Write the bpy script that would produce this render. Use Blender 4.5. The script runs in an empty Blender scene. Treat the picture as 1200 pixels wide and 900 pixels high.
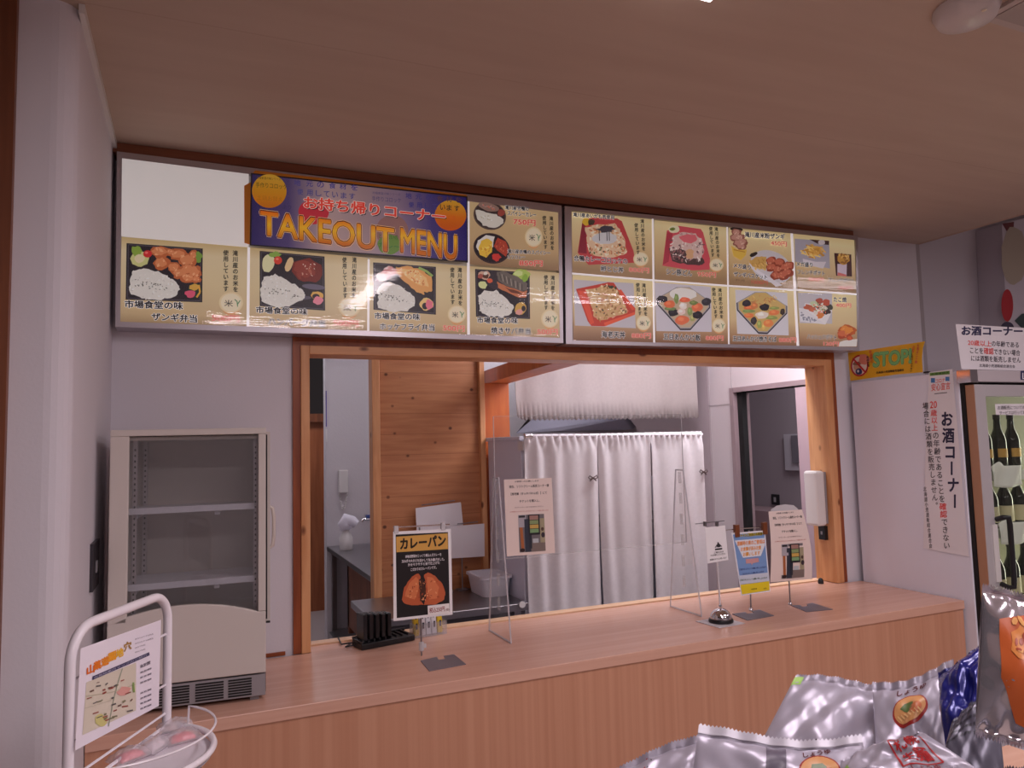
import bpy, bmesh, math, random
from mathutils import Vector, Matrix
random.seed(7)
SC = bpy.context.scene
COL = SC.collection
PI = math.pi

# ------------------------------------------------------------------ camera
F_PX, YAW, PITCH, ROLL = 874.78, 0.4083, 0.0801, -0.0262
CAM = Vector((0.0, -2.75, 1.5557))
_fw = Vector((math.sin(YAW)*math.cos(PITCH), math.cos(YAW)*math.cos(PITCH), math.sin(PITCH)))
_r = Vector((math.cos(YAW), -math.sin(YAW), 0)); _u = _r.cross(_fw)
_R = _r*math.cos(ROLL) + _u*math.sin(ROLL); _U = -_r*math.sin(ROLL) + _u*math.cos(ROLL)
cd = bpy.data.cameras.new('camera'); cam = bpy.data.objects.new('camera', cd); COL.objects.link(cam)
m = Matrix((_R, _U, -_fw)).transposed().to_4x4(); m.translation = CAM
cam.matrix_world = m
cd.sensor_width = 36.0; cd.lens = F_PX/1200*36.0; cd.clip_start = 0.02
SC.camera = cam

# ------------------------------------------------------------------ view + light
SC.view_settings.view_transform = 'Standard'; SC.view_settings.look = 'None'
SC.view_settings.exposure = 0.0; SC.view_settings.gamma = 1.0
SC.view_settings.use_curve_mapping = False
w = bpy.data.worlds.new('world'); SC.world = w; w.use_nodes = True
w.node_tree.nodes['Background'].inputs[0].default_value = (1, .8, .85, 1)
w.node_tree.nodes['Background'].inputs[1].default_value = 0.02

def area(name, loc, sx, sy, power, col, rot=(0, 0, 0)):
    l = bpy.data.lights.new(name, 'AREA'); l.shape = 'RECTANGLE'; l.size = sx; l.size_y = sy
    l.energy = power; l.color = col
    o = bpy.data.objects.new(name, l); o.location = loc; o.rotation_euler = rot; COL.objects.link(o); return o
PINK = (1.0, .87, .925); COOL = (.97, .94, 1.0)
area('shop_lamp_and_fill', (1.02, -1.98, 2.52), .12, 1.1, 10.5, PINK)
area('shop_lamp_and_fill', (2.60, -2.0, 2.555), 1.1, .16, 15, PINK)
area('shop_lamp_and_fill', (0.7, -3.6, 2.555), 1.2, .3, 33, PINK)
area('shop_lamp_and_fill', (3.0, -4.2, 2.555), 1.2, .3, 22, PINK)  # unseen, added behind the camera as general fill
area('shop_lamp_and_fill', (5.0, -2.2, 2.85), 1.2, .3, 12, PINK)
area('kitchen_lamp_and_fill', (2.55, .24, 2.55), 1.1, .16, 24, COOL)  # unseen, placed behind the window head to brighten the curtain
area('kitchen_lamp_and_fill', (2.5, .9, 2.60), .9, .2, 2, COOL)  # unseen, added to brighten the valance
area('corridor_fill', (.75, 4.0, 2.6), .4, .4, 9, COOL)  # no fitting seen here, added to lift the dark corridor
area('kitchen_lamp_and_fill', (1.0, 2.3, 2.60), 1.2, .3, 6, COOL)
area('kitchen_lamp_and_fill', (2.5, 2.9, 2.60), 1.2, .3, 5, COOL)
area('back_room_fill', (3.9, .8, 2.6), .6, .3, 18, COOL)  # no fitting seen here, added to lift the dark back room

# ------------------------------------------------------------------ rays through the lens, onto real planes
def ray(u, v): return _fw + _R*((u-600)/F_PX) - _U*((v-450)/F_PX)
def onY(u, v, Y): d = ray(u, v); return CAM + d*((Y-CAM.y)/d.y)
def onZ(u, v, Z): d = ray(u, v); return CAM + d*((Z-CAM.z)/d.z)
def onX(u, v, X): d = ray(u, v); return CAM + d*((X-CAM.x)/d.x)
def onP(u, v, o, n): d = ray(u, v); return CAM + d*((Vector(o)-CAM).dot(n)/d.dot(n))
def dist(u, v, t): return CAM + ray(u, v)*t

# ------------------------------------------------------------------ materials
def lin(c):
    c = c/255.0
    return c/12.92 if c <= .04045 else ((c+.055)/1.055)**2.4
def L(rgb): return (lin(rgb[0]), lin(rgb[1]), lin(rgb[2]), 1)
_mc = {}
def mat(name, rgb=(200, 200, 200), rough=.5, metal=0, emit=0, spec=.5, alpha=1, trans=0, bump=None):
    if name in _mc: return _mc[name]
    m = bpy.data.materials.new(name); m.use_nodes = True; b = m.node_tree.nodes['Principled BSDF']
    b.inputs['Base Color'].default_value = L(rgb); b.inputs['Roughness'].default_value = rough
    b.inputs['Metallic'].default_value = metal; b.inputs['Specular IOR Level'].default_value = spec
    b.inputs['Alpha'].default_value = alpha; b.inputs['Transmission Weight'].default_value = trans
    if emit:
        b.inputs['Emission Color'].default_value = L(rgb); b.inputs['Emission Strength'].default_value = emit
    if bump:
        nt = m.node_tree; tc = nt.nodes.new('ShaderNodeTexCoord'); nz = nt.nodes.new('ShaderNodeTexNoise')
        nz.inputs['Scale'].default_value = bump[0]; bp = nt.nodes.new('ShaderNodeBump')
        bp.inputs['Strength'].default_value = bump[1]; bp.inputs['Distance'].default_value = bump[2] if len(bump) > 2 else .01
        nt.links.new(tc.outputs['Object'], nz.inputs['Vector']); nt.links.new(nz.outputs['Fac'], bp.inputs['Height'])
        nt.links.new(bp.outputs[0], b.inputs['Normal'])
    _mc[name] = m; return m
def noise_mat(name, c1, c2, scale=(5, 5, 5), nscale=4, rough=.5, detail=4, lo=.35, hi=.65, metal=0, bump=0, knots=None, planks=None, spec=.5):
    """two-colour noise stretched by scale; optional dark knots and plank joints"""
    if name in _mc: return _mc[name]
    m = bpy.data.materials.new(name); m.use_nodes = True; nt = m.node_tree; N = nt.nodes; K = nt.links.new
    b = N['Principled BSDF']; b.inputs['Roughness'].default_value = rough; b.inputs['Metallic'].default_value = metal
    b.inputs['Specular IOR Level'].default_value = spec
    tc = N.new('ShaderNodeTexCoord'); mp = N.new('ShaderNodeMapping'); mp.inputs['Scale'].default_value = scale
    K(tc.outputs['Object'], mp.inputs['Vector'])
    nz = N.new('ShaderNodeTexNoise'); nz.inputs['Scale'].default_value = nscale; nz.inputs['Detail'].default_value = detail
    K(mp.outputs[0], nz.inputs['Vector'])
    cr = N.new('ShaderNodeValToRGB'); cr.color_ramp.elements[0].position = lo; cr.color_ramp.elements[1].position = hi
    cr.color_ramp.elements[0].color = L(c1); cr.color_ramp.elements[1].color = L(c2)
    K(nz.outputs['Fac'], cr.inputs[0]); out = cr.outputs[0]
    if knots:      # (scale vector, radius, colour)
        mp2 = N.new('ShaderNodeMapping'); mp2.inputs['Scale'].default_value = knots[0]; K(tc.outputs['Object'], mp2.inputs['Vector'])
        vo = N.new('ShaderNodeTexVoronoi'); vo.inputs['Scale'].default_value = 1; K(mp2.outputs[0], vo.inputs['Vector'])
        r2 = N.new('ShaderNodeValToRGB'); r2.color_ramp.elements[0].position = knots[1]*.5; r2.color_ramp.elements[1].position = knots[1]
        r2.color_ramp.elements[0].color = (1, 1, 1, 1); r2.color_ramp.elements[1].color = (0, 0, 0, 1)
        K(vo.outputs['Distance'], r2.inputs[0])
        mx = N.new('ShaderNodeMix'); mx.data_type = 'RGBA'; K(r2.outputs[0], mx.inputs[0]); K(out, mx.inputs[6]); mx.inputs[7].default_value = L(knots[2]); out = mx.outputs[2]
    if planks:     # (axis, pitch, line share, colour)
        sp = N.new('ShaderNodeSeparateXYZ'); K(tc.outputs['Object'], sp.inputs[0])
        d = N.new('ShaderNodeMath'); d.operation = 'DIVIDE'; K(sp.outputs[planks[0]], d.inputs[0]); d.inputs[1].default_value = planks[1]
        fr = N.new('ShaderNodeMath'); fr.operation = 'FRACT'; K(d.outputs[0], fr.inputs[0])
        lt = N.new('ShaderNodeMath'); lt.operation = 'LESS_THAN'; K(fr.outputs[0], lt.inputs[0]); lt.inputs[1].default_value = planks[2]
        ml = N.new('ShaderNodeMath'); ml.operation = 'MULTIPLY'; K(lt.outputs[0], ml.inputs[0]); ml.inputs[1].default_value = planks[4] if len(planks) > 4 else .6
        mx = N.new('ShaderNodeMix'); mx.data_type = 'RGBA'; K(ml.outputs[0], mx.inputs[0]); K(out, mx.inputs[6]); mx.inputs[7].default_value = L(planks[3]); out = mx.outputs[2]
    K(out, b.inputs['Base Color'])
    if bump:
        bp = N.new('ShaderNodeBump'); bp.inputs['Strength'].default_value = bump; bp.inputs['Distance'].default_value = .004
        K(nz.outputs['Fac'], bp.inputs['Height']); K(bp.outputs[0], b.inputs['Normal'])
    _mc[name] = m; return m
def ramp_mat(name, axis, a, b_, stops, rough=.3, emit=0):
    """a print whose colour runs along one axis of the place between a and b_"""
    if name in _mc: return _mc[name]
    m = bpy.data.materials.new(name); m.use_nodes = True; nt = m.node_tree; N = nt.nodes; K = nt.links.new
    b = N['Principled BSDF']; b.inputs['Roughness'].default_value = rough
    tc = N.new('ShaderNodeNewGeometry'); sp = N.new('ShaderNodeSeparateXYZ'); K(tc.outputs['Position'], sp.inputs[0])
    mr = N.new('ShaderNodeMapRange'); mr.inputs[1].default_value = a; mr.inputs[2].default_value = b_; K(sp.outputs[axis], mr.inputs[0])
    cr = N.new('ShaderNodeValToRGB'); e = cr.color_ramp.elements
    while len(e) < len(stops): e.new(.5)
    for k, (p, c) in enumerate(stops): e[k].position = p; e[k].color = L(c)
    K(mr.outputs[0], cr.inputs[0]); K(cr.outputs[0], b.inputs['Base Color'])
    if emit: K(cr.outputs[0], b.inputs['Emission Color']); b.inputs['Emission Strength'].default_value = emit
    _mc[name] = m; return m
def clear_mat(name, tint=(1, 1, 1), refl=.12, rough=.02, haze=0.0, hazecol=(1, 1, 1), bump=None):
    """thin clear sheet: see-through with mirror reflection and an optional milky share"""
    if name in _mc: return _mc[name]
    m = bpy.data.materials.new(name); m.use_nodes = True; nt = m.node_tree; N = nt.nodes; K = nt.links.new
    N.remove(N['Principled BSDF']); out = N['Material Output']
    t = N.new('ShaderNodeBsdfTransparent'); t.inputs[0].default_value = (*tint, 1)
    g = N.new('ShaderNodeBsdfGlossy'); g.inputs['Roughness'].default_value = rough
    fr = N.new('ShaderNodeLayerWeight'); fr.inputs[0].default_value = .5
    pw = N.new('ShaderNodeMath'); pw.operation = 'POWER'; K(fr.outputs['Facing'], pw.inputs[0]); pw.inputs[1].default_value = 5
    mu = N.new('ShaderNodeMath'); mu.operation = 'MULTIPLY_ADD'; K(pw.outputs[0], mu.inputs[0]); mu.inputs[1].default_value = .95*refl; mu.inputs[2].default_value = .045*refl
    mu.use_clamp = True
    mx = N.new('ShaderNodeMixShader'); K(mu.outputs[0], mx.inputs[0]); K(t.outputs[0], mx.inputs[1]); K(g.outputs[0], mx.inputs[2])
    if bump:
        tc = N.new('ShaderNodeTexCoord'); mp = N.new('ShaderNodeMapping'); mp.inputs['Scale'].default_value = bump[0]
        nz = N.new('ShaderNodeTexNoise'); nz.inputs['Scale'].default_value = 1; nz.inputs['Detail'].default_value = 2
        bp = N.new('ShaderNodeBump'); bp.inputs['Strength'].default_value = bump[1]; bp.inputs['Distance'].default_value = .01
        K(tc.outputs['Object'], mp.inputs[0]); K(mp.outputs[0], nz.inputs['Vector']); K(nz.outputs['Fac'], bp.inputs['Height']); K(bp.outputs[0], g.inputs['Normal'])
    fin = mx.outputs[0]
    if haze:
        d = N.new('ShaderNodeBsdfDiffuse'); d.inputs[0].default_value = (*hazecol, 1)
        m2 = N.new('ShaderNodeMixShader'); m2.inputs[0].default_value = haze; K(fin, m2.inputs[1]); K(d.outputs[0], m2.inputs[2]); fin = m2.outputs[0]
    K(fin, out.inputs['Surface'])
    _mc[name] = m; return m
def cloth_mat(name, rgb, transp=.2, transl=.35):
    if name in _mc: return _mc[name]
    m = bpy.data.materials.new(name); m.use_nodes = True; nt = m.node_tree; N = nt.nodes; K = nt.links.new
    N.remove(N['Principled BSDF']); out = N['Material Output']
    d = N.new('ShaderNodeBsdfDiffuse'); tl = N.new('ShaderNodeBsdfTranslucent'); tp = N.new('ShaderNodeBsdfTransparent')
    tc = N.new('ShaderNodeTexCoord'); nz = N.new('ShaderNodeTexNoise'); nz.inputs['Scale'].default_value = 60; K(tc.outputs['Object'], nz.inputs['Vector'])
    cr = N.new('ShaderNodeValToRGB'); cr.color_ramp.elements[0].color = L([c*.94 for c in rgb]); cr.color_ramp.elements[1].color = L(rgb); K(nz.outputs['Fac'], cr.inputs[0])
    K(cr.outputs[0], d.inputs[0]); K(cr.outputs[0], tl.inputs[0])
    a = N.new('ShaderNodeMixShader'); a.inputs[0].default_value = transl; K(d.outputs[0], a.inputs[1]); K(tl.outputs[0], a.inputs[2])
    b = N.new('ShaderNodeMixShader'); b.inputs[0].default_value = transp; K(a.outputs[0], b.inputs[1]); K(tp.outputs[0], b.inputs[2])
    K(b.outputs[0], out.inputs['Surface']); _mc[name] = m; return m

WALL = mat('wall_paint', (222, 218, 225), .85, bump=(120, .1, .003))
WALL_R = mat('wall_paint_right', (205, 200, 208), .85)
CEIL = noise_mat('ceiling_board', (192, 170, 154), (198, 177, 161), (.8, 6, 1), 2, .75, planks=(1, .91, .006, (170, 142, 126), .3))
CASING = noise_mat('stained_casing', (132, 62, 26), (158, 82, 40), (6, 6, .6), 5, .4)
PINE = noise_mat('pine_frame', (206, 142, 92), (226, 168, 118), (9, 9, .8), 4, .45, knots=((9, 9, 5), .12, (120, 66, 34)))
PINE_H = noise_mat('pine_frame_head', (200, 136, 88), (220, 160, 110), (.8, 9, 9), 4, .45, knots=((4, 9, 9), .1, (120, 66, 34)))
BOARD = noise_mat('pine_boards', (180, 116, 74), (196, 134, 90), (1.2, 4, 14), 3, .5, knots=((11, 11, 13), .15, (96, 52, 30)), planks=(2, .108, .03, (150, 94, 56)))
LAMI_V = noise_mat('counter_laminate', (196, 140, 110), (208, 154, 124), (34, 34, .25), 1.6, .38, lo=.3, hi=.7)
LAMI_T = noise_mat('counter_top_laminate', (214, 166, 144), (222, 176, 154), (.5, 22, 22), 2, .25)
RAILW = noise_mat('brown_rail', (128, 74, 50), (146, 88, 60), (.8, 9, 9), 4, .45)
ORANGE = noise_mat('orange_stained_wood', (184, 92, 40), (200, 108, 52), (6, 6, .8), 4, .4)
DOORW = noise_mat('brown_door_wood', (110, 62, 38), (134, 78, 48), (8, 8, .6), 4, .45)
ALU = mat('aluminium', (190, 184, 190), .35, .8)
STEEL = mat('stainless_steel', (150, 148, 152), .28, .9)
CHROME = mat('chrome', (225, 225, 228), .08, 1)
WHITE_P = mat('white_plastic', (228, 224, 222), .35)
WHITE_M = mat('white_enamel', (236, 230, 236), .25)
CREAM = mat('cream_enamel', (212, 203, 196), .35)
BLACK = mat('black_plastic', (22, 22, 26), .4)
DARK = mat('dark_gap', (14, 12, 12), .7)
PAPER = mat('paper', (236, 232, 236), .7)
GREY = mat('grey_plastic', (150, 146, 150), .45)
GLASS = clear_mat('glass', (.93, .95, .94), 1.4)
ACRYL = clear_mat('acrylic', (.985, .985, .985), .8)
ACRYL_E = mat('acrylic_edge', (225, 222, 228), .2, alpha=.55)
FILM = clear_mat('clear_film', (1, 1, 1), .6, .03, bump=((5, 5, 40), .045))

# ------------------------------------------------------------------ mesh builder
class B:
    def __init__(s): s.v = []; s.f = []; s.mi = []; s.sm = []; s.ms = []
    def mi_of(s, m):
        if m not in s.ms: s.ms.append(m)
        return s.ms.index(m)
    def add(s, vs, fs, m, smooth=False):
        o = len(s.v); k = s.mi_of(m); s.v += [Vector(p) for p in vs]
        for f in fs: s.f.append([i+o for i in f]); s.mi.append(k); s.sm.append(smooth)
        return s
    def box(s, x0, x1, y0, y1, z0, z1, m, R=None):
        vs = [Vector((x, y, z)) for z in (z0, z1) for y in (y0, y1) for x in (x0, x1)]
        if R: vs = [R @ p for p in vs]
        return s.add(vs, [(0, 2, 3, 1), (4, 5, 7, 6), (0, 1, 5, 4), (2, 6, 7, 3), (0, 4, 6, 2), (1, 3, 7, 5)], m)
    def hexa(s, q0, q1, m):           # two quads joined
        return s.add(list(q0)+list(q1), [(3, 2, 1, 0), (4, 5, 6, 7), (0, 1, 5, 4), (1, 2, 6, 5), (2, 3, 7, 6), (3, 0, 4, 7)], m)
    def prism(s, pts, d, m):          # polygon extruded by vector d
        n = len(pts); d = Vector(d); P = [Vector(p) for p in pts]
        return s.add(P+[p+d for p in P], [tuple(range(n))[::-1], tuple(range(n, 2*n))]+[(i, (i+1) % n, n+(i+1) % n, n+i) for i in range(n)], m)
    def poly(s, pts, m): return s.add(pts, [tuple(range(len(pts)))], m)
    def tube(s, path, r, m, seg=10, closed=False):
        P = [Vector(p) for p in path]; n = len(P); vs = []; fs = []; prev = None
        for i, p in enumerate(P):
            a = P[i-1] if (i > 0 or closed) else p; b = P[(i+1) % n] if (i < n-1 or closed) else p
            t = (b-a).normalized()
            if prev is None: x = t.orthogonal().normalized()
            else: x = (prev - t*prev.dot(t)).normalized()
            prev = x; y = t.cross(x); rr = r[i] if isinstance(r, (list, tuple)) else r
            vs += [p + (x*math.cos(2*PI*k/seg) + y*math.sin(2*PI*k/seg))*rr for k in range(seg)]
        for i in range(n if closed else n-1):
            j = (i+1) % n
            fs += [(i*seg+k, i*seg+(k+1) % seg, j*seg+(k+1) % seg, j*seg+k) for k in range(seg)]
        s.add(vs, fs, m, True)
        if not closed: s.add(vs[:seg], [tuple(range(seg))[::-1]], m); s.add(vs[-seg:], [tuple(range(seg))], m)
        return s
    def lathe(s, prof, c, m, seg=24, R=None):
        c = Vector(c); vs = []; fs = []
        for r, z in prof:
            for k in range(seg):
                p = Vector((r*math.cos(2*PI*k/seg), r*math.sin(2*PI*k/seg), z))
                vs.append((R @ p if R else p)+c)
        for i in range(len(prof)-1):
            fs += [(i*seg+k, i*seg+(k+1) % seg, (i+1)*seg+(k+1) % seg, (i+1)*seg+k) for k in range(seg)]
        s.add(vs, fs, m, True)
        if prof[0][0] > 1e-4: s.add(vs[:seg], [tuple(range(seg))[::-1]], m)
        if prof[-1][0] > 1e-4: s.add(vs[-seg:], [tuple(range(seg))], m)
        return s
    def grid(s, fn, nu, nv, m, smooth=True):
        vs = [fn(i/nu, j/nv) for j in range(nv+1) for i in range(nu+1)]
        return s.add(vs, [(j*(nu+1)+i, j*(nu+1)+i+1, (j+1)*(nu+1)+i+1, (j+1)*(nu+1)+i) for j in range(nv) for i in range(nu)], m, smooth)
    def build(s, name, parent=None, bevel=0, solid=0, loc=None, sharp=None, **kw):
        me = bpy.data.meshes.new(name); o = bpy.data.objects.new(name, me); COL.objects.link(o)
        org = Vector((0, 0, 0))
        if parent is not None:
            o.parent = parent; org = ORG[parent.name]
        elif loc is not None:
            org = Vector(loc); o.location = org
        ORG[o.name] = org
        me.from_pydata([tuple(p-org) for p in s.v], [], s.f)
        for mm in s.ms: me.materials.append(mm)
        me.polygons.foreach_set('material_index', s.mi); me.polygons.foreach_set('use_smooth', s.sm)
        me.update()
        if any(s.sm): me.set_sharp_from_angle(angle=math.radians(sharp or 50))
        if bevel:
            b = o.modifiers.new('bevel', 'BEVEL'); b.width = bevel; b.segments = 2; b.limit_method = 'ANGLE'; b.angle_limit = math.radians(50)
        if solid:
            d = o.modifiers.new('solid', 'SOLIDIFY'); d.thickness = solid; d.offset = 0
        for k, val in kw.items(): o[k] = val
        return o
ORG = {}
def thing(name, label, cat, loc=(0, 0, 0), group=None):
    o = bpy.data.objects.new(name, None); COL.objects.link(o); o.location = loc; o.empty_display_size = .05
    ORG[o.name] = Vector(loc); o['label'] = label; o['category'] = cat
    if group: o['group'] = group
    return o
def tag(o, label, cat, group=None):
    o['label'] = label; o['category'] = cat
    if group: o['group'] = group
    return o
def struct(o, label=None): 
    o['kind'] = 'structure'
    if label: o['label'] = label
    return o
def arc(c, r, a0, a1, n, ax, ay):
    return [Vector(c)+Vector(ax)*(r*math.cos(a0+(a1-a0)*k/n))+Vector(ay)*(r*math.sin(a0+(a1-a0)*k/n)) for k in range(n+1)]

# ------------------------------------------------------------------ flat print on a surface
_tc = {}
def glyphs(body, bold=0.0):
    k = (body, bold)
    if k in _tc: return _tc[k]
    cu = bpy.data.curves.new('t', 'FONT'); cu.body = body; cu.size = 1; cu.offset = bold; cu.resolution_u = 3
    ob = bpy.data.objects.new('t', cu); COL.objects.link(ob)
    dg = bpy.context.evaluated_depsgraph_get(); dg.update()
    me = bpy.data.meshes.new_from_object(ob.evaluated_get(dg))
    vs = [(v.co.x, v.co.y) for v in me.vertices]; fs = [tuple(p.vertices) for p in me.polygons]
    bpy.data.objects.remove(ob); bpy.data.curves.remove(cu); bpy.data.meshes.remove(me)
    _tc[k] = (vs, fs); return vs, fs
def ink(rgb, rough=.35, emit=0):
    n = 'ink_%d_%d_%d' % tuple(rgb)+('_lit' if emit else '')
    return mat(n, rgb, rough, emit=emit)
class Art(B):
    """F maps sheet coordinates (a right, b down) to a point; n is the way the print faces; layers lie step apart"""
    def __init__(s, F, n, step=.0004, emit=0):
        super().__init__(); s.F = F; s.n = n if callable(n) else (lambda a, b, q=Vector(n): q); s.step = step; s.emit = emit
        s.tr = (0, 0, 1); s.lay = 1
    def P(s, a, b, lay=None):
        x, y, k = s.tr; a = x+a*k; b = y+b*k
        return s.F(a, b)+s.n(a, b)*(s.step*(s.lay if lay is None else lay))
    def m(s, c): return c if not isinstance(c, tuple) else ink(c, emit=s.emit)
    def pg(s, pts, c, lay=None):
        s.kk = (getattr(s, 'kk', 0)+1) % 17; lay = (s.lay if lay is None else lay)+s.kk*.04
        if getattr(s, 'curved', False):      # follow a bulging surface: rings round the middle
            cx = sum(p[0] for p in pts)/len(pts); cy = sum(p[1] for p in pts)/len(pts); Q = []
            for k in range(len(pts)):
                (x1, y1), (x2, y2) = pts[k], pts[(k+1) % len(pts)]; n = max(1, int(math.hypot(x2-x1, y2-y1)/.04))
                Q += [(x1+(x2-x1)*t/n, y1+(y2-y1)*t/n) for t in range(n)]
            R = 8; n = len(Q)
            vs = [s.P(cx+(x-cx)*r/R, cy+(y-cy)*r/R, lay) for r in range(1, R+1) for x, y in Q]+[s.P(cx, cy, lay)]
            fs = [(r*n+k, r*n+(k+1) % n, (r+1)*n+(k+1) % n, (r+1)*n+k) for r in range(R-1) for k in range(n)]+[(k, (k+1) % n, R*n) for k in range(n)]
            s.add(vs, fs, s.m(c), True); return s
        P = [s.P(a, b, lay) for a, b in pts]
        s.add(P, [tuple(range(len(P)))], s.m(c)); return s
    def rect(s, a0, b0, a1, b1, c, lay=None): return s.pg([(a0, b0), (a1, b0), (a1, b1), (a0, b1)], c, lay)
    def ell(s, a, b, ra, rb, c, lay=None, n=24, rot=0):
        return s.pg([(a+ra*math.cos(t)*math.cos(rot)-rb*math.sin(t)*math.sin(rot), b+ra*math.cos(t)*math.sin(rot)+rb*math.sin(t)*math.cos(rot)) for t in [2*PI*k/n for k in range(n)]], c, lay)
    def blob(s, a, b, ra, rb, c, lay=None, n=18, j=.15, rot=0):
        pts = []
        for k in range(n):
            t = 2*PI*k/n; q = 1+random.uniform(-j, j); x = ra*q*math.cos(t); y = rb*q*math.sin(t)
            pts.append((a+x*math.cos(rot)-y*math.sin(rot), b+x*math.sin(rot)+y*math.cos(rot)))
        return s.pg(pts, c, lay)
    def rough(s, pts, c, lay=None, j=3, sub=5):
        out = []
        for k in range(len(pts)):
            p, q = pts[k], pts[(k+1) % len(pts)]
            for t in range(sub):
                f = t/sub; out.append((p[0]+(q[0]-p[0])*f+random.uniform(-j, j), p[1]+(q[1]-p[1])*f+random.uniform(-j, j)))
        return s.pg(out, c, lay)
    def specks(s, pts, cols, n, r, lay=None):
        """n short marks inside the polygon pts"""
        xs = [p[0] for p in pts]; ys = [p[1] for p in pts]; k = 0; tries = 0
        while k < n and tries < n*20:
            tries += 1
            x = random.uniform(min(xs), max(xs)); y = random.uniform(min(ys), max(ys)); ins = False
            for i in range(len(pts)):
                (x1, y1), (x2, y2) = pts[i], pts[i-1]
                if (y1 > y) != (y2 > y) and x < (x2-x1)*(y-y1)/(y2-y1)+x1: ins = not ins
            if ins:
                k += 1; s.ell(x, y, r*random.uniform(.6, 1.4), r*random.uniform(.3, .7), random.choice(cols), lay, 6, random.uniform(0, PI))
        return s
    def line(s, pts, wd, c, lay=None):
        for (x1, y1), (x2, y2) in zip(pts, pts[1:]):
            dx, dy = x2-x1, y2-y1; l = math.hypot(dx, dy) or 1; nx, ny = -dy/l*wd/2, dx/l*wd/2
            s.pg([(x1+nx, y1+ny), (x2+nx, y2+ny), (x2-nx, y2-ny), (x1-nx, y1-ny)], c, lay)
        return s
    def text(s, body, a0, b0, a1, b1, h, c, lay=None, bold=.02, outline=None, ow=.07, lean=0):
        """baseline from (a0,b0) to (a1,b1), h high; outline = colour behind; bold strokes are drawn as close copies"""
        vs, fs = glyphs(body); la = lay or s.lay
        x0 = min(p[0] for p in vs); x1 = max(p[0] for p in vs); y0 = min(p[1] for p in vs); y1 = max(p[1] for p in vs)
        def put(r, n, cc, l):
            for q, (dx, dy) in enumerate([(0, 0)] if r < .006 else [(r*math.cos(2*PI*k/n), r*math.sin(2*PI*k/n)) for k in range(n)]):
                P = []
                for x, y in vs:
                    f = (x+dx-x0)/(x1-x0); g = (y+dy-y0)/(y1-y0)
                    P.append(s.P(a0+(a1-a0)*f+lean*g, b0+(b1-b0)*f-h*g, l+q*.07))
                s.add(P, fs, s.m(cc))
        if outline: put(bold+ow, 8, outline, la)
        put(bold, 6, c, la+(1 if outline else 0))
        return s
    def vtext(s, body, a0, b0, a1, b1, wd, c, lay=None, bold=.02, outline=None, ow=.06):
        """characters stacked from (a0,b0) to (a1,b1), centred, wd wide"""
        n = len(body); l = lay or s.lay
        for i, ch in enumerate(body):
            ca = a0+(a1-a0)*(i+.5)/n; cb = b0+(b1-b0)*(i+.5)/n; ch_h = abs(b1-b0)/n
            vs, fs = glyphs(ch)
            for q, (dx, dy) in enumerate([(0, 0)] if bold < .006 else [(bold*math.cos(2*PI*k/6), bold*math.sin(2*PI*k/6)) for k in range(6)]):
                P = []
                for x, y in vs:
                    x = x-.5+dx; y = y-.38+dy
                    if ch in 'ー': x, y = y, -x
                    if ch in '。、': x += .5; y += .5
                    P.append(s.P(ca+x*wd, cb-y*ch_h*.96, l+q*.07))
                s.add(P, fs, s.m(c))
        return s

def xf(s, M): s.v = [M @ p for p in s.v]; return s
B.xf = xf
X_, Y_, Z_ = Vector((1, 0, 0)), Vector((0, 1, 0)), Vector((0, 0, 1))
KZ = .85                        # counter top height
XL, CZ, SOX = -.237, 2.569, 3.572

# ================================================================== THE SETTING
struct(B().box(-4, 8, -6.5, 0, -.05, 0, noise_mat('shop_floor', (176, 160, 150), (190, 174, 164), (2, 2, 2), 3, .35)).build('floor'))
struct(B().box(-.6, 6, 0.1, 5.2, -.05, 0, mat('kitchen_tiles', (190, 176, 176), .4)).build('floor'))
struct(B().box(-1.2, SOX, -6.5, 0.0, CZ, CZ+.36, CEIL).build('ceiling', sharp=30))
struct(B().box(SOX, 8, -6.5, .1, 2.95, 3.0, mat('high_ceiling', (200, 190, 184), .85)).build('ceiling'))
struct(B().box(SOX, SOX+.03, -6.5, 0, CZ, 2.95, mat('soffit_edge', (190, 160, 140), .7)).build('trim_soffit'))
# left wall with its rounded end, then the face towards the shop
cy = -.90; rr = .05; dX = onY(10, 450, cy).x
pts = [Vector((XL, 0, 0)), Vector((XL, cy+rr, 0))]+arc((XL-rr, cy+rr, 0), rr, 0, -PI/2, 6, X_, Y_)+[Vector((dX, cy, 0)), Vector((dX, cy+.12, 0)), Vector((XL-.12, 0, 0))]
b = B(); b.prism(pts, (0, 0, CZ), WALL)
struct(b.build('wall_left'))
struct(B().box(XL, XL+.012, cy, 0, CZ-.022, CZ, WHITE_P).build('trim_left'))
# doorway frame left of the wall end
b = B(); b.box(dX-.06, dX, cy-.02, cy+.08, 0, CZ, DOORW); b.box(-1.6, dX-.06, cy-.01, cy+.05, 2.36, 2.44, DOORW); b.box(-1.6, -1.5, cy-.02, cy+.08, 0, CZ, DOORW)
d1 = struct(b.build('door_1'))
B().box(-1.5, dX-.06, cy+.02, cy+.03, 0, CZ, clear_mat('door_glass', (.55, .5, .55), .2)).build('pane', d1)
struct(B().box(-4, -1.6, cy, cy+.1, 0, CZ, WALL).build('wall_left'))
struct(B().box(-4, -3.9, -6.5, 2, 0, 3, WALL).build('wall_left'))
struct(B().box(-4, 8, -6.6, -6.5, 0, 3, WALL).build('wall_behind'))
struct(B().box(7.9, 8, -6.5, 0, 0, 3, WALL).build('wall_right'))
struct(B().box(-3.9, XL-.05, 1.0, 1.1, 0, CZ, mat('dim_room', (150, 140, 146), .9)).build('wall_behind'))

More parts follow.
